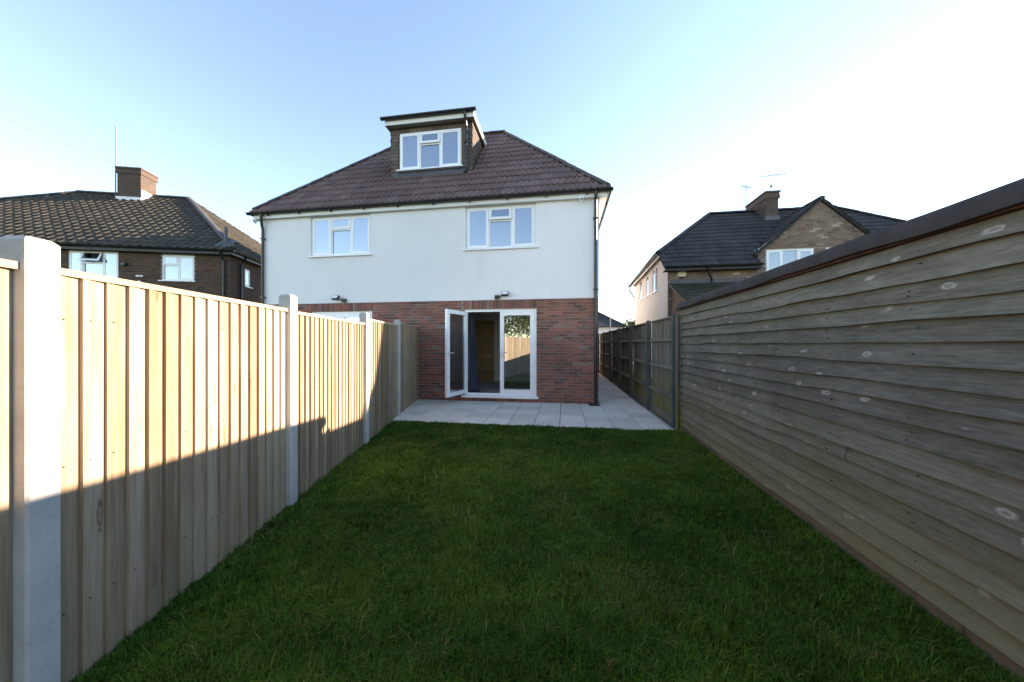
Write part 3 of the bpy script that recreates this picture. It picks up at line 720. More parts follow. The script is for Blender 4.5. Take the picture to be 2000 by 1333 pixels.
for i in range(NR):
    z = .065+i*cov+random.uniform(-.008, .008)
    if i in (2, 5): j = 4.15+(.12 if i % 2 else -.1)+random.uniform(-.04, .04); plank(0, j-.002, z, cov+.026, i); plank(j+.002, SL, z+random.uniform(-.008, .008), cov+.026, i+40)
    else: plank(0, SL, z, cov+.026, i)
nl = MB()
for i in range(NR):
    for j in range(13):
        for dz_ in (.035, .075):
            if random.random() < .45: continue
            x_ = .25+j*.6+random.uniform(-.035, .035); z_ = .065+i*cov+dz_+random.uniform(-.018, .018); y_ = .056-.30*(z_-.065-i*cov)+.004
            nl.tube([(x_, y_-.012, z_), (x_, y_+.003, z_)], .0036, 6)
tag(nl.build('nail_heads', M_['nail'], SH), kind='stuff')
MB().box(0, SL, -.003, .022, -.05, .072).build('plinth_board', M_['plinth'], SH)
MB().box(0, SL+.02, .0, .064, 1.962, 1.992).build('batten', M_['redwood'], SH)
fe = MB(); nx = 60; prof = [(-3.1, 1.80), (-.02, 2.035), (.055, 2.075), (.085, 2.070), (.098, 2.045), (.094, 1.975), (.084, 1.972), (.080, 2.03), (.03, 2.04), (-3.1, 1.79)]
vv = []
for i in range(nx+1):
    x = -.1+(SL+.16)*i/nx; wv = .006*math.sin(x*3.1)+.004*math.sin(x*7.7+1); end = max(0, (x-SL)/.06)
    for j, (y, z) in enumerate(prof):
        droop = -.012*end**1.6 if y > -.1 else 0
        vv.append((x, y, z+(wv if 4 <= j <= 6 else wv*.3)+droop))
m = len(prof)
fe.add(vv, [(i*m+k_, i*m+(k_+1) % m, (i+1)*m+(k_+1) % m, (i+1)*m+k_) for i in range(nx) for k_ in range(m)]+[tuple(range(m)), tuple(nx*m+k_ for k_ in range(m-1, -1, -1))])
fe.build('felt_roof', M_['felt'], SH, None, True)

# ------------------------------------------------------------------ passage fence: boards behind rails, slate posts
PA = math.atan2(.99, .138); P0 = Vector((2.75, 5.58))
PF = empty('passage_fence', (P0.x, P0.y, 0), PA); tag(PF, 'old brown close-boarded fence with rails beside the paved passage', 'fence')
px = [0.0, 1.62, 3.4, 5.2, 7.0, 8.8, 10.6]
for x in px: MB().box(x-.035, x+.035, -.01, .065, -.05, 1.90).build('post', M_['post'], PF)
for i in range(len(px)-1):
    a, b = px[i]+.046, px[i+1]-.046
    gb = MB().box(a, b, -.03, -.002, -.05, .13).build('gravel_board', M_['oldrail'], PF)
    for zc in (.48, .98, 1.47):
        mb = MB(); A = [(a, -.025, zc-.04), (a, -.025, zc+.04), (a, .02, zc+.022), (a, .03, zc-.022)]; mb.loft(A, [(b, p[1], p[2]) for p in A]); mb.build('rail', M_['oldrail'], PF, None)
    MB().box(a, b, -.045, .012, 1.855, 1.88).build('capping', M_['oldrail'], PF)
    n = int((b-a)/.10); c_ = (b-a)/n
    for q in range(n):
        h = 1.854-.131+random.uniform(-.003, 0); t0 = random.uniform(.0, .007)
        mb = MB(); A = [(0, -.028+t0, 0), (c_+.0, -.036+t0, 0), (c_, -.046, 0), (0, -.046, 0)]; mb.loft(A, [(p[0], p[1], h) for p in A])
        mb.build('board', M_['oldfence'], PF, Matrix.Translation((a+q*c_, 0, .131)))
# short return panel between the first post and the shed
RM = Matrix.Translation((-.062, -.0, 0)) @ Matrix.Rotation(R(-90), 4, 'Z')
MB().box(-.125, -.036, -.046, -.026, -.05, 1.885).box(-.11, -.036, .0, .02, -.05, 1.885).build('added_gap_board', M_['oldfence'], PF)  # boards added to block sun leaking between fence post and shed
for q in range(2):
    mb = MB().box(.002, .098, -.012, .008, 0, 1.74); mb.build('return_board', M_['oldfence'], PF, RM @ Matrix.Translation((q*.10, -.012*0, .10)))
for zc in (.48, .98, 1.47, 1.83): MB().box(.0, .19, -.035, -.0125, zc-.03, zc+.03).build('return_rail', M_['oldrail'], PF, RM)
MB().box(-.12, 1.9, .06, .16, -.06, -.012).build('edging_kerb', M_['concrete'], PF)
MB().box(-.12, -.02, -.25, .06, -.06, -.014).build('edging_kerb', M_['concrete'], PF)

# ------------------------------------------------------------------ left neighbour
NA = R(8.6); NC = Vector((-10.6, 12.5)); NM = Matrix.Translation((NC.x, NC.y, 0)) @ Matrix.Rotation(NA, 4, 'Z')
N = empty('brown_brick_house', (NC.x, NC.y, 0), NA); tag(N, 'brown brick house with weathered tiled hip roof and brick chimney', 'house')
NWd = 14.0; ND = 9.4
nw = [(-5.12, -3.58, 3.60, 4.72), (-2.24, -1.17, 3.69, 4.67)]
sw = [(.87, 1.23, 3.68, 4.42)]
mb = wall_shell(MB(), -NWd, 0, -.1, 4.8, 0, .25, nw)
mb.face([(-NWd, 0, -.1), (-NWd, ND, -.1), (-NWd, ND, 4.8), (-NWd, 0, 4.8)]); mb.face([(-NWd, ND, -.1), (0, ND, -.1), (0, ND, 4.8), (-NWd, ND, 4.8)])
nwl = mb.build('brick_wall', M_['mortar_d'], N)
bricks(nwl, M_['brick_l'], -8.0, 0, 2.1, 4.8, nw, 300, seed=5, world=NM)
NSM = Matrix.Rotation(R(90), 4, 'Z')
smb = wall_shell(MB(), 0, ND, -.1, 4.8, 0, .25, sw); sd = smb.build('side_wall', M_['mortar_d'], N, NSM)
bricks(sd, M_['brick_l'], 0, ND, 2.1, 4.8, sw, 120, seed=6, world=NM @ NSM)
L3b = [(.28, 0, 'c'), (.40, .38, 'f'), (.32, 0, 'c')]
window(N, nw[0][0], nw[0][1], nw[0][2]+.036, nw[0][3], .03, L3b, open_top=24, curtains=[(.04, .26, 'net'), (.34, .62, 'net'), (.7, .96, 'net')], deep=.9)
window(N, nw[1][0], nw[1][1], nw[1][2]+.036, nw[1][3], .03, [(.5, .38, 'f'), (.5, 0, 'c')], curtains=[(.06, .46, 'net'), (.54, .94, 'net')], deep=.9)
window(N, sw[0][0], sw[0][1], sw[0][2]+.036, sw[0][3], .03, [(1, 0, 'c')], curtains=[(.1, .9, 'net')], deep=.6, frame=NSM)
nx0, nx1, ny0, nez, ntp, ndv = -NWd-.3, .3, -.3, 4.88, .74, 5.0
nrz = nez+ntp*ndv; nry = ny0+ndv; nby = nry+ndv
e = [(nx0, ny0, nez-.05), (nx1, ny0, nez-.05), (nx1, nby, nez-.05), (nx0, nby, nez-.05)]; ra, rb = (nx0+ndv, nry, nrz-.05), (nx1-ndv, nry, nrz-.05)
mb = MB(); mb.face([e[0], e[1], rb, ra]); mb.face([e[1], e[2], rb]); mb.face([e[2], e[3], ra, rb]); mb.face([e[3], e[0], ra]); nroof = mb.build('roof', M_['tile_l'], N)
ncp = 1/math.sqrt(1+ntp*ntp); nsl = ndv/ncp
tile_field(nroof, M_['tile_l'], (nx0, ny0, nez-.02), (1, 0, 0), (0, ncp, ntp*ncp), [(0, 0), (nx1-nx0, 0), (nx1-nx0-ndv, nsl), (ndv, nsl)], .30, .335, 1, .040, .036, 300, world=NM, seed=8)
tile_field(nroof, M_['tile_l'], (nx1, ny0, nez-.02), (0, 1, 0), (-ncp, 0, ntp*ncp), [(0, 0), (2*ndv, 0), (ndv, nsl)], .30, .335, 1, .040, .036, 0, world=NM, seed=9)
cap_run(nroof, M_['ridge'], (nx0+ndv, nry, nrz-.01), (nx1-ndv, nry, nrz-.01), .13)
cap_run(nroof, M_['ridge'], (nx1-.03, ny0+.03, nez+.05), (nx1-ndv, nry, nrz), .12, .42, 'hip_tile', .65)
cap_run(nroof, M_['ridge'], (nx0+.03, ny0+.03, nez+.05), (nx0+ndv, nry, nrz), .12, .42, 'hip_tile', .65)
MB().box(nx0+.08, nx1-.08, ny0+.08, ny0+.10, 4.70, 4.86).box(nx1-.10, nx1-.08, ny0+.10, nby-.1, 4.70, 4.86).build('fascia', M_['black'], N)
MB().box(nx0+.08, nx1-.10, ny0+.10, .24, 4.715, 4.73).box(.0, nx1-.10, .24, nby-.1, 4.715, 4.73).build('soffit', M_['redwood'], N)
gutter(N, (nx0, ny0+.02, 4.865), (nx1+.03, ny0+.02, 4.865), .06); gutter(N, (nx1-.02, ny0, 4.865), (nx1-.02, nby, 4.865), .06)
downpipe(N, [(-.16, ny0+.02, 4.82), (-.16, ny0+.05, 4.74), (-.16, -.07, 4.5), (-.16, -.07, 0)], .04, [(-.16, -.07, 4.2)])
downpipe(N, [(nx1-.02, .55, 4.82), (.2, .55, 4.72), (.07, .55, 4.5), (.07, .55, 0)], .04)
sp = MB().tube([(-.2, .12, 5.1), (-.2, .12, 5.82)], .055, 12).build('vent_pipe', M_['lead'], N, None, True)
MB().add([(-.42, -.12, 5.06), (.02, -.12, 5.06), (.02, .34, 5.40), (-.42, .34, 5.40), (-.42, -.12, 5.02), (.02, -.12, 5.02), (.02, .34, 5.36), (-.42, .34, 5.36)], [(0, 1, 2, 3), (7, 6, 5, 4), (0, 4, 5, 1), (1, 5, 6, 2), (2, 6, 7, 3), (3, 7, 4, 0)]).build('lead_slate', M_['lead'], sp)
def chimney(parent, x0, x1, y0, y1, z0, z1, mat, world, pots, seed, flash='upvc', zfl=None):
    c = MB().box(x0, x1, y0, y1, z0, z1).build('chimney', M_['mortar_d'], parent)
    I = Matrix.Identity(4)
    faces_ = [(Matrix.Translation((x0, y0, 0)), x1-x0), (Matrix.Translation((x1, y0, 0)) @ Matrix.Rotation(R(90), 4, 'Z'), y1-y0), (Matrix.Translation((x0, y1, 0)) @ Matrix.Rotation(R(-90), 4, 'Z'), y1-y0)]
    for q, (fm, L) in enumerate(faces_): bricks(c, M_[mat], 0, L, z0, z1, [], 0, frame=fm, seed=seed+q, world=world)
    cr = MB().box(x0-.045, x1+.045, y0-.045, y1+.045, z1-.30, z1-.155).box(x0-.03, x1+.03, y0-.03, y1+.03, z1-.15, z1-.075).box(x0-.06, x1+.06, y0-.06, y1+.06, z1-.07, z1); cr.build('corbel', M_[mat], c)
    for (px_, py_) in pots: MB().tube([(px_, py_, z1), (px_, py_, z1+.09), (px_, py_, z1+.11)], .11, 12, .09).build('pot', M_['brick_ch'], c, None, True)
    return c
chn = chimney(N, -7.17, -6.23, 4.05, 4.85, 7.8, 9.62, 'brick_ch', NM, [(-6.95, 4.3), (-6.5, 4.3)], 30)
MB().box(-7.21, -6.19, 4.005, 4.035, 8.08, 8.24).box(-6.216, -6.18, 4.035, 4.87, 8.16, 8.60).build('flashing', M_['white_plastic'], chn)
lt = empty('wall_light', NM @ Vector((-3.38, .0, 4.24)), NA); tag(lt, 'small dark wall light beside the open-sashed window of the brown brick house', 'light')
MB().box(-.08, .08, -.10, .02, -.03, .07).build('casing', M_['black'], lt); MB().box(-.06, .06, -.106, -.101, -.02, .05).build('lens', M_['lead'], lt)
for (x, z) in ((-2.98, 3.86), (-2.86, 3.86), (-2.92, 3.66)): MB().box(x-.05, x+.05, -.03, .0, z-.03, z+.03).build('air_vent', M_['white_plastic'], N)
def aerial_pole(name, wp, h, label, fish, az, r=.02):
    o = empty(name, wp, az); tag(o, label, 'aerial')
    MB().tube([(0, 0, 0), (0, 0, h)], r, 8).build('mast', M_['metal'], o)
    if fish:
        b = MB().tube([(-.45, 0, h-.1), (.35, 0, h-.02)], .012, 6).build('boom', M_['metal'], o)
        for i in range(7): x = -.42+i*.12; MB().tube([(x, -.14, h-.1+.1*(x+.45)), (x, .14, h-.1+.1*(x+.45))], .007, 5).build('element', M_['metal'], b)
    MB().box(-.04, .04, -.05, .05, .3, .36).build('bracket', M_['metal'], o)
    return o
aerial_pole('pole_aerial', NM @ Vector((-7.33, 4.15, 8.1)), 3.45, 'tall thin whip aerial strapped to the chimney of the brown brick house', False, NA, .022)
o = MB().tube([(0, 0, 0), (.1, .05, 2.75)], .02, 8).build('washing_pole', M_['white_plastic'], None, Matrix.Translation((-10.25, 12.6, -.05))); tag(o, 'thin white pole leaning by the side of the brown brick house', 'pole')

# ------------------------------------------------------------------ right neighbour
QA = TH; QC = Vector((5.63, 12.0)); QM = Matrix.Translation((QC.x, QC.y, 0)) @ Matrix.Rotation(QA, 4, 'Z')
Q = empty('gabled_brick_house', (QC.x, QC.y, 0), QA); tag(Q, 'buff brick house with dark tiled roof, central gable and cream side wall', 'house')
QW = 9.66; QD = 5.5; qey, qez, qtp = -.35, 4.14, .92
zq = lambda y: qez+qtp*(y-qey)
qw = [(3.18, 4.66, 3.55, 4.65), (5.0, 6.48, 3.55, 4.65)]
mb = wall_shell(MB(), 0, QW, -.1, 4.40, 0, .25, []); 
mb = MB()
gx, ghw, gz = 4.83, 1.9, 6.30; gs_ = (gz-4.58)/1.9
wall_shell(mb, 0, gx-ghw, -.1, zq(0)-.06, 0, .25, []); wall_shell(mb, gx+ghw, QW, -.1, zq(0)-.06, 0, .25, []); wall_shell(mb, gx-ghw, gx+ghw, -.1, 4.72, -.02, .25, qw)
mb.face([(gx-ghw+.05, -.02, 4.72), (gx+ghw-.05, -.02, 4.72), (gx, -.02, gz-.08)])
mb.face([(gx-ghw, -.02, -.1), (gx-ghw, .1, -.1), (gx-ghw, .1, 4.6), (gx-ghw, -.02, 4.6)])
qwl = mb.build('brick_wall', M_['mortar'], Q)
bricks(qwl, M_['brick_r'], 0, gx-ghw, 2.4, 4.35, [], 0, seed=11, world=QM)
GF = Matrix.Translation((0, -.02, 0))
bricks(qwl, M_['brick_r'], gx-ghw, gx+ghw, 3.0, 4.68, qw, 0, frame=GF, seed=12, world=QM)
bricks(qwl, M_['brick_r'], gx-ghw, gx+ghw, 4.73, 6.35, [], 300, frame=GF, seed=13, world=QM, xr=lambda z: (gx-(gz-z-.08)/gs_, gx+(gz-z-.08)/gs_))
MB().box(gx-ghw+.05, gx+ghw-.05, -.06, -.021, 4.685, 4.725).build('string_course', M_['brick_r'], Q)
L3c = [(.34, 0, 'c'), (.33, 0, 'f'), (.33, 0, 'c')]
for wv in qw: window(Q, wv[0], wv[1], wv[2]+.036, wv[3], .0, L3c, curtains=[(.05, .3, 'net'), (.7, .95, 'net')], deep=.8)
QSM = Matrix.Translation((0, QD, 0)) @ Matrix.Rotation(R(-90), 4, 'Z')      # side wall frame: x runs from the far end to the near corner
def qs(y0, y1, z0, z1): return (QD-y1, QD-y0, z0, z1)
qsw = [qs(1.35, 2.1, 3.5, 4.55), qs(2.75, 3.2, 3.5, 4.5), qs(4.0, 4.5, 3.5, 4.5)]
mb = wall_shell(MB(), 0, QD-.37, -.1, 4.8, 0, .2, qsw); mb.face([(QD-.37, 0, -.1), (QD, 0, -.1), (QD, 0, zq(0)-.05), (QD-.37, 0, 4.8)])
mb.face([(QD, -.0, -.1), (QD, .0, -.1), (QD, .0, 4.4), (QD, -.0, 4.4)])
mb.build('side_wall', M_['cream'], Q, QSM @ Matrix.Translation((0, -.015, 0)))
MB().face([(0, QD, -.1), (QW, QD, -.1), (QW, QD, 4.8), (0, QD, 4.8)]).face([(QW, 0, -.1), (QW, QD, -.1), (QW, QD, 4.8), (QW, .37, 4.8), (QW, 0, 4.4)]).build('far_wall', M_['cream'], Q)
for wv in qsw: window(Q, wv[0], wv[1], wv[2]+.036, wv[3], .02, [(1, 0, 'c')] if wv[1]-wv[0] < .6 else [(.5, 0, 'c'), (.5, 0, 'f')], deep=.5, frame=QSM)
# roof: rear slope, hips, gable
qx0, qx1 = -.25, QW+.25; hy = .367; rx0, rx1, qry = 2.47, QW-2.47, 2.75; qrz = zq(qry); bz = 4.8; qby = QD+.3
d_ = .05
A_ = (qx0, qey, qez-d_); B_ = (qx1, qey, qez-d_); C_ = (qx1, hy, bz-d_); D_ = (rx1, qry, qrz-d_); E_ = (rx0, qry, qrz-d_); F_ = (qx0, hy, bz-d_); G_ = (qx0, qby, bz-d_-.3); I_ = (qx1, qby, bz-d_-.3)
ga, gb_ = gx-ghw-.02, gx+ghw+.02; gyc = .2; zc_ = zq(gyc)-d_
mb = MB(); mb.face([A_, (ga, qey, qez-d_), (ga, gyc, zc_), (qx0, gyc, zc_)]); mb.face([(gb_, qey, qez-d_), B_, (qx1, gyc, zc_), (gb_, gyc, zc_)])
mb.face([(qx0, gyc, zc_), (qx1, gyc, zc_), C_, D_, E_, F_]); mb.face([F_, E_, G_]); mb.face([C_, I_, D_]); mb.face([G_, E_, D_, I_])
qroof = mb.build('roof', M_['tile_r'], Q)
qcp = 1/math.sqrt(1+qtp*qtp); bb = lambda y: (y-qey)/qcp
tile_field(qroof, M_['tile_r'], (qx0, qey, qez-.02), (1, 0, 0), (0, qcp, qtp*qcp), [(0, 0), (qx1-qx0, 0), (qx1-qx0, bb(hy)), (rx1-qx0, bb(qry)), (rx0-qx0, bb(qry)), (0, bb(hy))], .30, .30, 2, .018, .034, 300,
           skip=lambda c: gz-gs_*abs(c.x-gx)+.02 > zq(c.y) and abs(c.x-gx) < ghw+.02 or abs(c.x-gx) < ghw+.1 and c.y < .15, world=QM, seed=14)
hb = math.hypot(rx0-qx0, qrz-bz)
tile_field(qroof, M_['tile_r'], (qx0, qby, bz-.32), (0, -1, .055), ((rx0-qx0)/hb, 0, (qrz-bz)/hb), [(0, 0), (qby-hy, 0), (qby-qry, hb)], .30, .30, 2, .018, .034, 0, world=QM, seed=15)
cap_run(qroof, M_['tile_r'], (rx0, qry, qrz-.01), (rx1, qry, qrz-.01), .12)
cap_run(qroof, M_['tile_r'], (qx0, hy, bz), (rx0, qry, qrz), .11, .42, 'hip_tile', .65)
cap_run(qroof, M_['tile_r'], (qx1, hy, bz), (rx1, qry, qrz), .11, .42, 'hip_tile', .65)
gy0 = -.12; gyb = qey+(gz-qez)/qtp
for s_ in (-1, 1):
    xo = gx+s_*(ghw+.12); zo = gz-gs_*(ghw+.12); yo = qey+(zo-qez)/qtp+.02
    t_ = .07
    P1 = [(gx, gy0, gz), (xo, gy0, zo), (xo, yo, zo), (gx, gyb, gz)]
    gr = MB().loft([(p[0], p[1], p[2]-t_) for p in P1], [(p[0], p[1], p[2]) for p in P1]).build('gable_roof', M_['tile_r'], Q)
    sl2 = math.hypot(ghw+.12, gs_*(ghw+.12)); up_ = Vector((-s_*(ghw+.12), 0, gs_*(ghw+.12)))/sl2
    if s_ < 0: tile_field(gr, M_['tile_r'], (xo, yo, zo+.012), (0, -1, 0), tuple(up_), [(0, 0), (yo-gy0, 0), (yo-gy0, sl2), (yo-gyb, sl2)], .30, .30, 2, .018, .034, 0, world=QM, seed=16)
    else: tile_field(gr, M_['tile_r'], (xo, gy0, zo+.012), (0, 1, 0), tuple(up_), [(0, 0), (yo-gy0, 0), (gyb-gy0, sl2), (0, sl2)], .30, .30, 2, .018, .034, 0, world=QM, seed=17)
    P2 = [(gx, gy0-.012, gz+.0), (xo, gy0-.012, zo+.0), (xo, gy0-.012, zo-.03), (gx, gy0-.012, gz-.05)]
    MB().loft(P2, [(p[0], gy0-.001, p[2]) for p in P2]).build('barge_board', M_['tile_r'], Q)
cap_run(qroof, M_['tile_r'], (gx, gy0, gz-.01), (gx, gyb, gz-.01), .10)
gutter(Q, (qx0, qey-.03, qez-.03), (gx-ghw-.05, qey-.03, qez-.03), .055); gutter(Q, (gx+ghw+.05, qey-.03, qez-.03), (qx1, qey-.03, qez-.03), .055)
gutter(Q, (qx0-.03, hy, bz-.04), (qx0-.03, qby, bz-.34), .05)
MB().box(qx0+.05, gx-ghw-.02, qey+.03, qey+.05, qez-.17, qez-.04).build('fascia', M_['black'], Q)
MB().box(qx0+.05, gx-ghw-.02, qey+.05, -.02, qez-.165, qez-.15).build('soffit', M_['redwood'], Q)
MB().loft([(qx0+.04, hy, bz-.17), (qx0+.06, hy, bz-.17), (qx0+.06, hy, bz-.06), (qx0+.04, hy, bz-.06)], [(qx0+.04, qby, bz-.47), (qx0+.06, qby, bz-.47), (qx0+.06, qby, bz-.36), (qx0+.04, qby, bz-.36)]).build('side_fascia', M_['fascia'], Q)
downpipe(Q, [(1.2, qey-.03, qez-.06), (1.22, qey+.05, qez-.25), (1.42, -.08, qez-.42), (1.46, -.07, 3.5)], .034)
downpipe(Q, [(qx0-.03, qby-.1, bz-.36), (qx0-.03, qby-.1, bz-.55), (-.07, qby-.4, bz-1.0)], .034)
qc = chimney(Q, 4.28, 4.72, 2.0, 3.4, 6.0, 7.5, 'brick_ch', QM, [], 50)
MB().box(4.24, 4.76, 1.955, 1.985, 6.32, 6.50).build('flashing', M_['lead'], qc)
aerial_pole('tv_aerial', QM @ Vector((4.22, 3.3, 6.6)), 1.75, 'upright aerial mast at the back of the mossy chimney on the gabled house', True, QA+.6, .014)
ta = aerial_pole('tv_aerial', QM @ Vector((4.55, 2.3, 7.5)), .85, 'short slanting aerial standing on top of the mossy chimney', True, QA-.5, .012); ta.rotation_euler = (R(-6), R(14), QA-.5)
ab = empty('alarm_box', QM @ Vector((.45, -.01, 3.88)), QA); tag(ab, 'cream alarm box on the buff brick wall under the eaves', 'alarm box')
MB().loft([(-.13, .008, -.10), (.13, .008, -.10), (.17, .008, .02), (.12, .008, .12), (-.12, .008, .12), (-.17, .008, .02)], [(-.11, -.07, -.08), (.11, -.07, -.08), (.14, -.07, .02), (.10, -.07, .10), (-.10, -.07, .10), (-.14, -.07, .02)]).build('cover', M_['cream_plastic'], ab)
MB().box(-.09, .09, -.06, .0, -.13, -.101).build('base', M_['black'], ab)
# lean-to
ly = -2.3; lz0, lz1 = 2.47, 3.56; lx0, lx1 = .12, 6.5
mb = MB(); A = [(lx0, ly, -.1), (lx0, -.03, -.1), (lx0, -.03, lz1-.08), (lx0, ly, lz0-.08)]; mb.loft(A, [(lx1, p[1], p[2]) for p in A]); lw_ = mb.build('lean_to', M_['mortar'], Q)
LSM = Matrix.Translation((lx0, 0, 0)) @ Matrix.Rotation(R(-90), 4, 'Z')
bricks(lw_, M_['brick_r'], .03, 2.3, 1.2, 3.45, [], 60, frame=LSM, seed=20, world=QM, xr=lambda z: (.03, min(2.3, .03+max(.0, (lz1-.10-z)/((lz1-lz0)/2.27)))))
lsl = math.hypot(2.42, (lz1-lz0)*2.42/2.27); lup = Vector((0, 2.27, lz1-lz0)).normalized()
lo_ = (lx0-.10, ly-.15, lz0-.07+.0)
MB().loft([(lx0-.1, ly-.15, lz0-.13), (lx0-.1, -.012, lz1-.06), (lx0-.1, -.012, lz1), (lx0-.1, ly-.15, lz0-.07)], [(lx1, ly-.15, lz0-.13), (lx1, -.012, lz1-.06), (lx1, -.012, lz1), (lx1, ly-.15, lz0-.07)]).build('lean_to_roof', M_['moss'], Q)
lr = [x for x in Q.children if x.name.startswith('lean_to_roof')][0]
tile_field(lr, M_['moss'], (lo_[0], lo_[1], lo_[2]+.005), (1, 0, 0), tuple(lup), [(0, 0), (lx1-lo_[0], 0), (lx1-lo_[0], lsl-.1), (0, lsl-.1)], .30, .30, 2, .02, .034, 0, world=QM, seed=21)
MB().box(lx0-.05, gx-ghw, -.05, -.013, lz1-.03, lz1+.14).build('flashing', M_['lead'], Q)
MB().loft([(lx0-.115, ly-.15, lz0-.15), (lx0-.115, -.03, lz1-.08), (lx0-.115, -.03, lz1+.0), (lx0-.115, ly-.15, lz0-.07)], [(lx0-.101, ly-.15, lz0-.15), (lx0-.101, -.03, lz1-.08), (lx0-.101, -.03, lz1+.0), (lx0-.101, ly-.15, lz0-.07)]).build('verge_board', M_['plinth'], Q)

# ------------------------------------------------------------------ far end of the passage: road, bungalow, lamp, tree
rdm = MB().box(-60, 80, 25.6, 31.2, -.3, -.035); tag(rdm.build('road', M_['asphalt']), kind='structure')
pv = MB().box(-60, 80, 23.6, 25.5, -.3, .02); tag(pv.build('pavement', M_['slab']), kind='structure')
B = empty('bungalow', (9.3, 33, 0), 0); tag(B, 'white bungalow with dark hip roof at the end of the passage', 'house')
MB().box(-4, 1.6, 0, 7, -.1, 3.1).build('wall', M_['render'], B)
e = [(-4.4, -.4, 3.1), (2.0, -.4, 3.1), (2.0, 7.4, 3.1), (-4.4, 7.4, 3.1)]
mb = MB(); a_, b_ = (-1.4, 3, 4.9), (-.2, 3, 4.9); mb.face([e[0], e[1], b_, a_]); mb.face([e[1], e[2], b_]); mb.face([e[2], e[3], a_, b_]); mb.face([e[3], e[0], a_]); mb.face(e[::-1])
brf = mb.build('roof', M_['tile_r'], B); cap_run(brf, M_['tile_r'], (2.0, -.4, 3.1), (-.2, 3, 4.9), .12); cap_run(brf, M_['tile_r'], (-1.4, 3, 4.9), (-.2, 3, 4.9), .12)
gutter(B, (-4.4, -.45, 3.08), (2.0, -.45, 3.08), .06)
window(B, -.6, 1.0, 1.1, 2.3, -.01, [(.5, 0, 'c'), (.5, 0, 'c')], deep=.5)
lp = empty('street_lamp', (8.85, 30, -.05), 0); tag(lp, 'thin pale street lamp in front of the white bungalow', 'street lamp')
MB().tube([(0, 0, 0), (0, 0, 1.0)], .07, 10).build('base', M_['metal'], lp); MB().tube([(0, 0, 1.0), (0, 0, 4.2)], .045, 10).build('column', M_['metal'], lp)
MB().tube([(0, 0, 4.2), (.05, -.05, 4.32), (.25, -.15, 4.36)], .03, 8).build('arm', M_['metal'], lp); MB().box(.15, .5, -.25, -.1, 4.32, 4.40).build('lantern', M_['white_plastic'], lp)
def tree(name, loc, h, rx, nclump, nleaf, ls, label, group=None, trunk=.16, base=.3, seed=1):
    rd = np.random.default_rng(seed); o = empty(name, loc); tag(o, label, 'tree', group)
    mb = MB().tube([(0, 0, -.1), (.05, .03, h*.3), (-.04, .08, h*.6), (.02, 0, h*.85)], trunk, 8, trunk*.25)
    for i in range(9):
        a = rd.uniform(0, 6.28); z = h*rd.uniform(.25, .65); L = rx*rd.uniform(.5, .9)
        mb.tube([(0, .03, z), (math.cos(a)*L*.5, math.sin(a)*L*.5, z+h*.1), (math.cos(a)*L, math.sin(a)*L, z+h*.17)], trunk*.35, 5, trunk*.08)
    mb.build('trunk', M_['bark'], o, None, True)
    cs = rd.normal(size=(nclump, 3)); cs /= np.linalg.norm(cs, axis=1)[:, None]; cs *= rd.uniform(.35, 1, (nclump, 1))**.5
    cs *= np.array([rx, rx, h*(1-base)/2]); cs[:, 2] += h*(base+(1-base)/2)
    pts = (cs[rd.integers(0, nclump, nleaf)]+rd.normal(size=(nleaf, 3))*rx*.17)
    u = rd.normal(size=(nleaf, 3)); u /= np.linalg.norm(u, axis=1)[:, None]; v = np.cross(u, rd.normal(size=(nleaf, 3))); v /= np.linalg.norm(v, axis=1)[:, None]
    s_ = ls*rd.uniform(.6, 1.4, (nleaf, 1))
    V = np.stack([pts-u*s_, pts+v*s_*.5, pts+u*s_, pts-v*s_*.5], 1).reshape(-1, 3)
    me = bpy.data.meshes.new('crown'); me.from_pydata(V.tolist(), [], (np.arange(nleaf*4).reshape(-1, 4)).tolist()); me.materials.append(M_['leaf']); link('crown', me, o)
    return o
tree('garden_tree', (13.6, 38, -.05), 4.3, 1.8, 40, 5000, .12, 'small bushy tree beyond the cream side wall at the street', None, .12, .2, 5)
tree('broadleaf_tree', (-5.6, -7.5, -.05), 7.5, 2.6, 70, 9000, .10, 'leafy tree seen only as a reflection in the closed door glass', 'trees behind the garden', .2, .22, 6)
tree('broadleaf_tree', (-3.2, -11.0, -.05), 8.0, 2.6, 70, 9000, .10, 'leafy tree seen only as a reflection in the closed door glass', 'trees behind the garden', .2, .22, 7)

# ------------------------------------------------------------------ lawn
lw = MB()
P = [(-1.50, -4), (1.30, -4), (2.86, 5.62), (-2.2, 6.05)]
MB().loft([(p[0], p[1], -.3) for p in P], [(p[0], p[1], -.028) for p in P]).build('lawn_soil', M_['soil'])
tag(bpy.data.objects['lawn_soil'], kind='structure')
def vnoise(x, y, s, seed):
    r = np.random.default_rng(seed).random((64, 64)); X, Y = x*s+100, y*s+100
    i, j = np.floor(X).astype(int), np.floor(Y).astype(int); fx, fy = X-i, Y-j; fx = fx*fx*(3-2*fx); fy = fy*fy*(3-2*fy)
    g_ = lambda a, b: r[a % 64, b % 64]
    return (g_(i, j)*(1-fx)+g_(i+1, j)*fx)*(1-fy)+(g_(i, j+1)*(1-fx)+g_(i+1, j+1)*fx)*fy
NB = 520000
yy = 1.0*np.exp(rng.random(NB)*math.log(6.3)); xx = rng.uniform(-2.25, 3.0, NB)
hp = np.array([(HM.inverted() @ Vector((-2.2, 6.05, 0)))[1]])
c0, s0 = math.cos(-TH), math.sin(-TH)
hyl = (xx-LO.x)*s0+(yy-LO.y)*c0                                   # depth in the house's own frame: lawn stops at the slabs
keep = (xx > -1.735-.078*yy) & (xx < 1.93+.163*yy-.03-.06*rng.random(NB)) & (hyl < -2.24+.02*rng.random(NB)) & (np.abs(xx)/yy < 1.75)
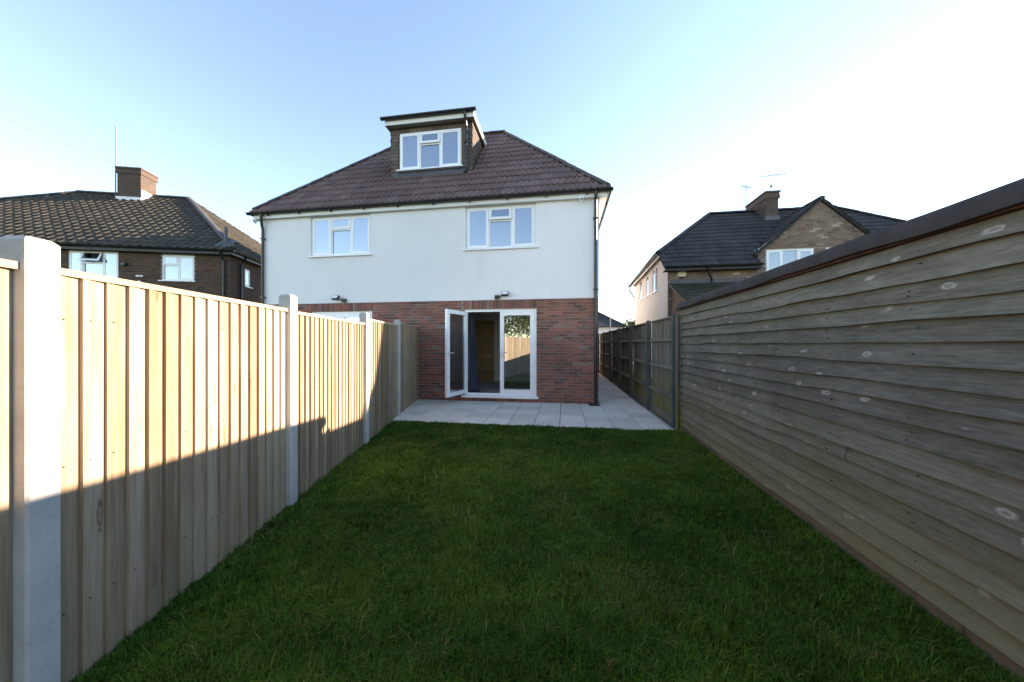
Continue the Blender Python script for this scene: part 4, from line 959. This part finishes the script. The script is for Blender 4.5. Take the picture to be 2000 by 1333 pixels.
dens = .55*vnoise(xx, yy, 2.2, 1)+.45*vnoise(xx, yy, 7, 2)
keep &= (dens > .06+.08*rng.random(NB))
xx, yy = xx[keep], yy[keep]; n = len(xx)
patch = .5*vnoise(xx, yy, 1.1, 3)+.5*vnoise(xx, yy, 3.7, 4); fine = vnoise(xx, yy, 16, 5)
hgt = (.012+.040*patch+.026*fine)*rng.uniform(.55, 1.25, n); tall = rng.random(n) < .02; hgt[tall] *= rng.uniform(1.5, 2.3, tall.sum())
wid = (.0011+.00062*yy)*rng.uniform(.7, 1.2, n)
az = rng.uniform(0, 2*np.pi, n)+2.2*vnoise(xx, yy, 4, 6); lean = rng.uniform(.15, 1.15, n)*(.6+.9*vnoise(xx, yy, 9, 7))
dx, dy = np.cos(az), np.sin(az); px_, py_ = -dy, dx
z0 = -.03
b0 = np.stack([xx-px_*wid, yy-py_*wid, np.full(n, z0)], 1); b1 = np.stack([xx+px_*wid, yy+py_*wid, np.full(n, z0)], 1)
l1 = hgt*.5*lean*.45; m0 = np.stack([xx+dx*l1-px_*wid*.8, yy+dy*l1-py_*wid*.8, z0+hgt*.6], 1); m1 = np.stack([xx+dx*l1+px_*wid*.8, yy+dy*l1+py_*wid*.8, z0+hgt*.6], 1)
l2 = hgt*lean; tp = np.stack([xx+dx*l2, yy+dy*l2, z0+hgt*(1.05-.3*lean)], 1)
V = np.stack([b0, b1, m0, m1, tp], 1).reshape(-1, 3).astype(np.float32)
base = np.arange(n)*5
T = np.stack([base, base+1, base+3, base, base+3, base+2, base+2, base+3, base+4], 1).reshape(-1).astype(np.int32)
me = bpy.data.meshes.new('lawn'); me.vertices.add(n*5); me.vertices.foreach_set('co', V.ravel())
me.loops.add(n*9); me.loops.foreach_set('vertex_index', T); me.polygons.add(n*3)
me.polygons.foreach_set('loop_start', np.arange(0, n*9, 3, dtype=np.int32)); me.polygons.foreach_set('loop_total', np.full(n*3, 3, dtype=np.int32))
me.update(calc_edges=True)
ca = np.array([.025, .078, .009]); cb = np.array([.090, .172, .018]); cc = np.array([.20, .175, .065])
t = np.clip(.12+.75*(vnoise(xx, yy, .8, 18)-.25)+.75*(vnoise(xx, yy, 3.2, 8)-.35)+.45*(rng.random(n)-.5), 0, 1)[:, None]
colr = ca*(1-t)+cb*t; dead = (rng.random(n) < .07+.12*(vnoise(xx, yy, 2.6, 9) > .7))[:, None]; colr = np.where(dead, cc*rng.uniform(.6, 1.1, (n, 1)), colr)*rng.uniform(.75, 1.25, (n, 1))
colr = np.repeat(colr, 5, 0); colr = np.concatenate([colr, np.ones((n*5, 1))], 1).astype(np.float32)
at_ = me.attributes.new('tint', 'FLOAT_COLOR', 'POINT'); at_.data.foreach_set('color', colr.ravel())
me.materials.append(M_['grass'])
tag(link('lawn', me), 'short green lawn between the pale fence and the plank shed', 'grass', kind='stuff')
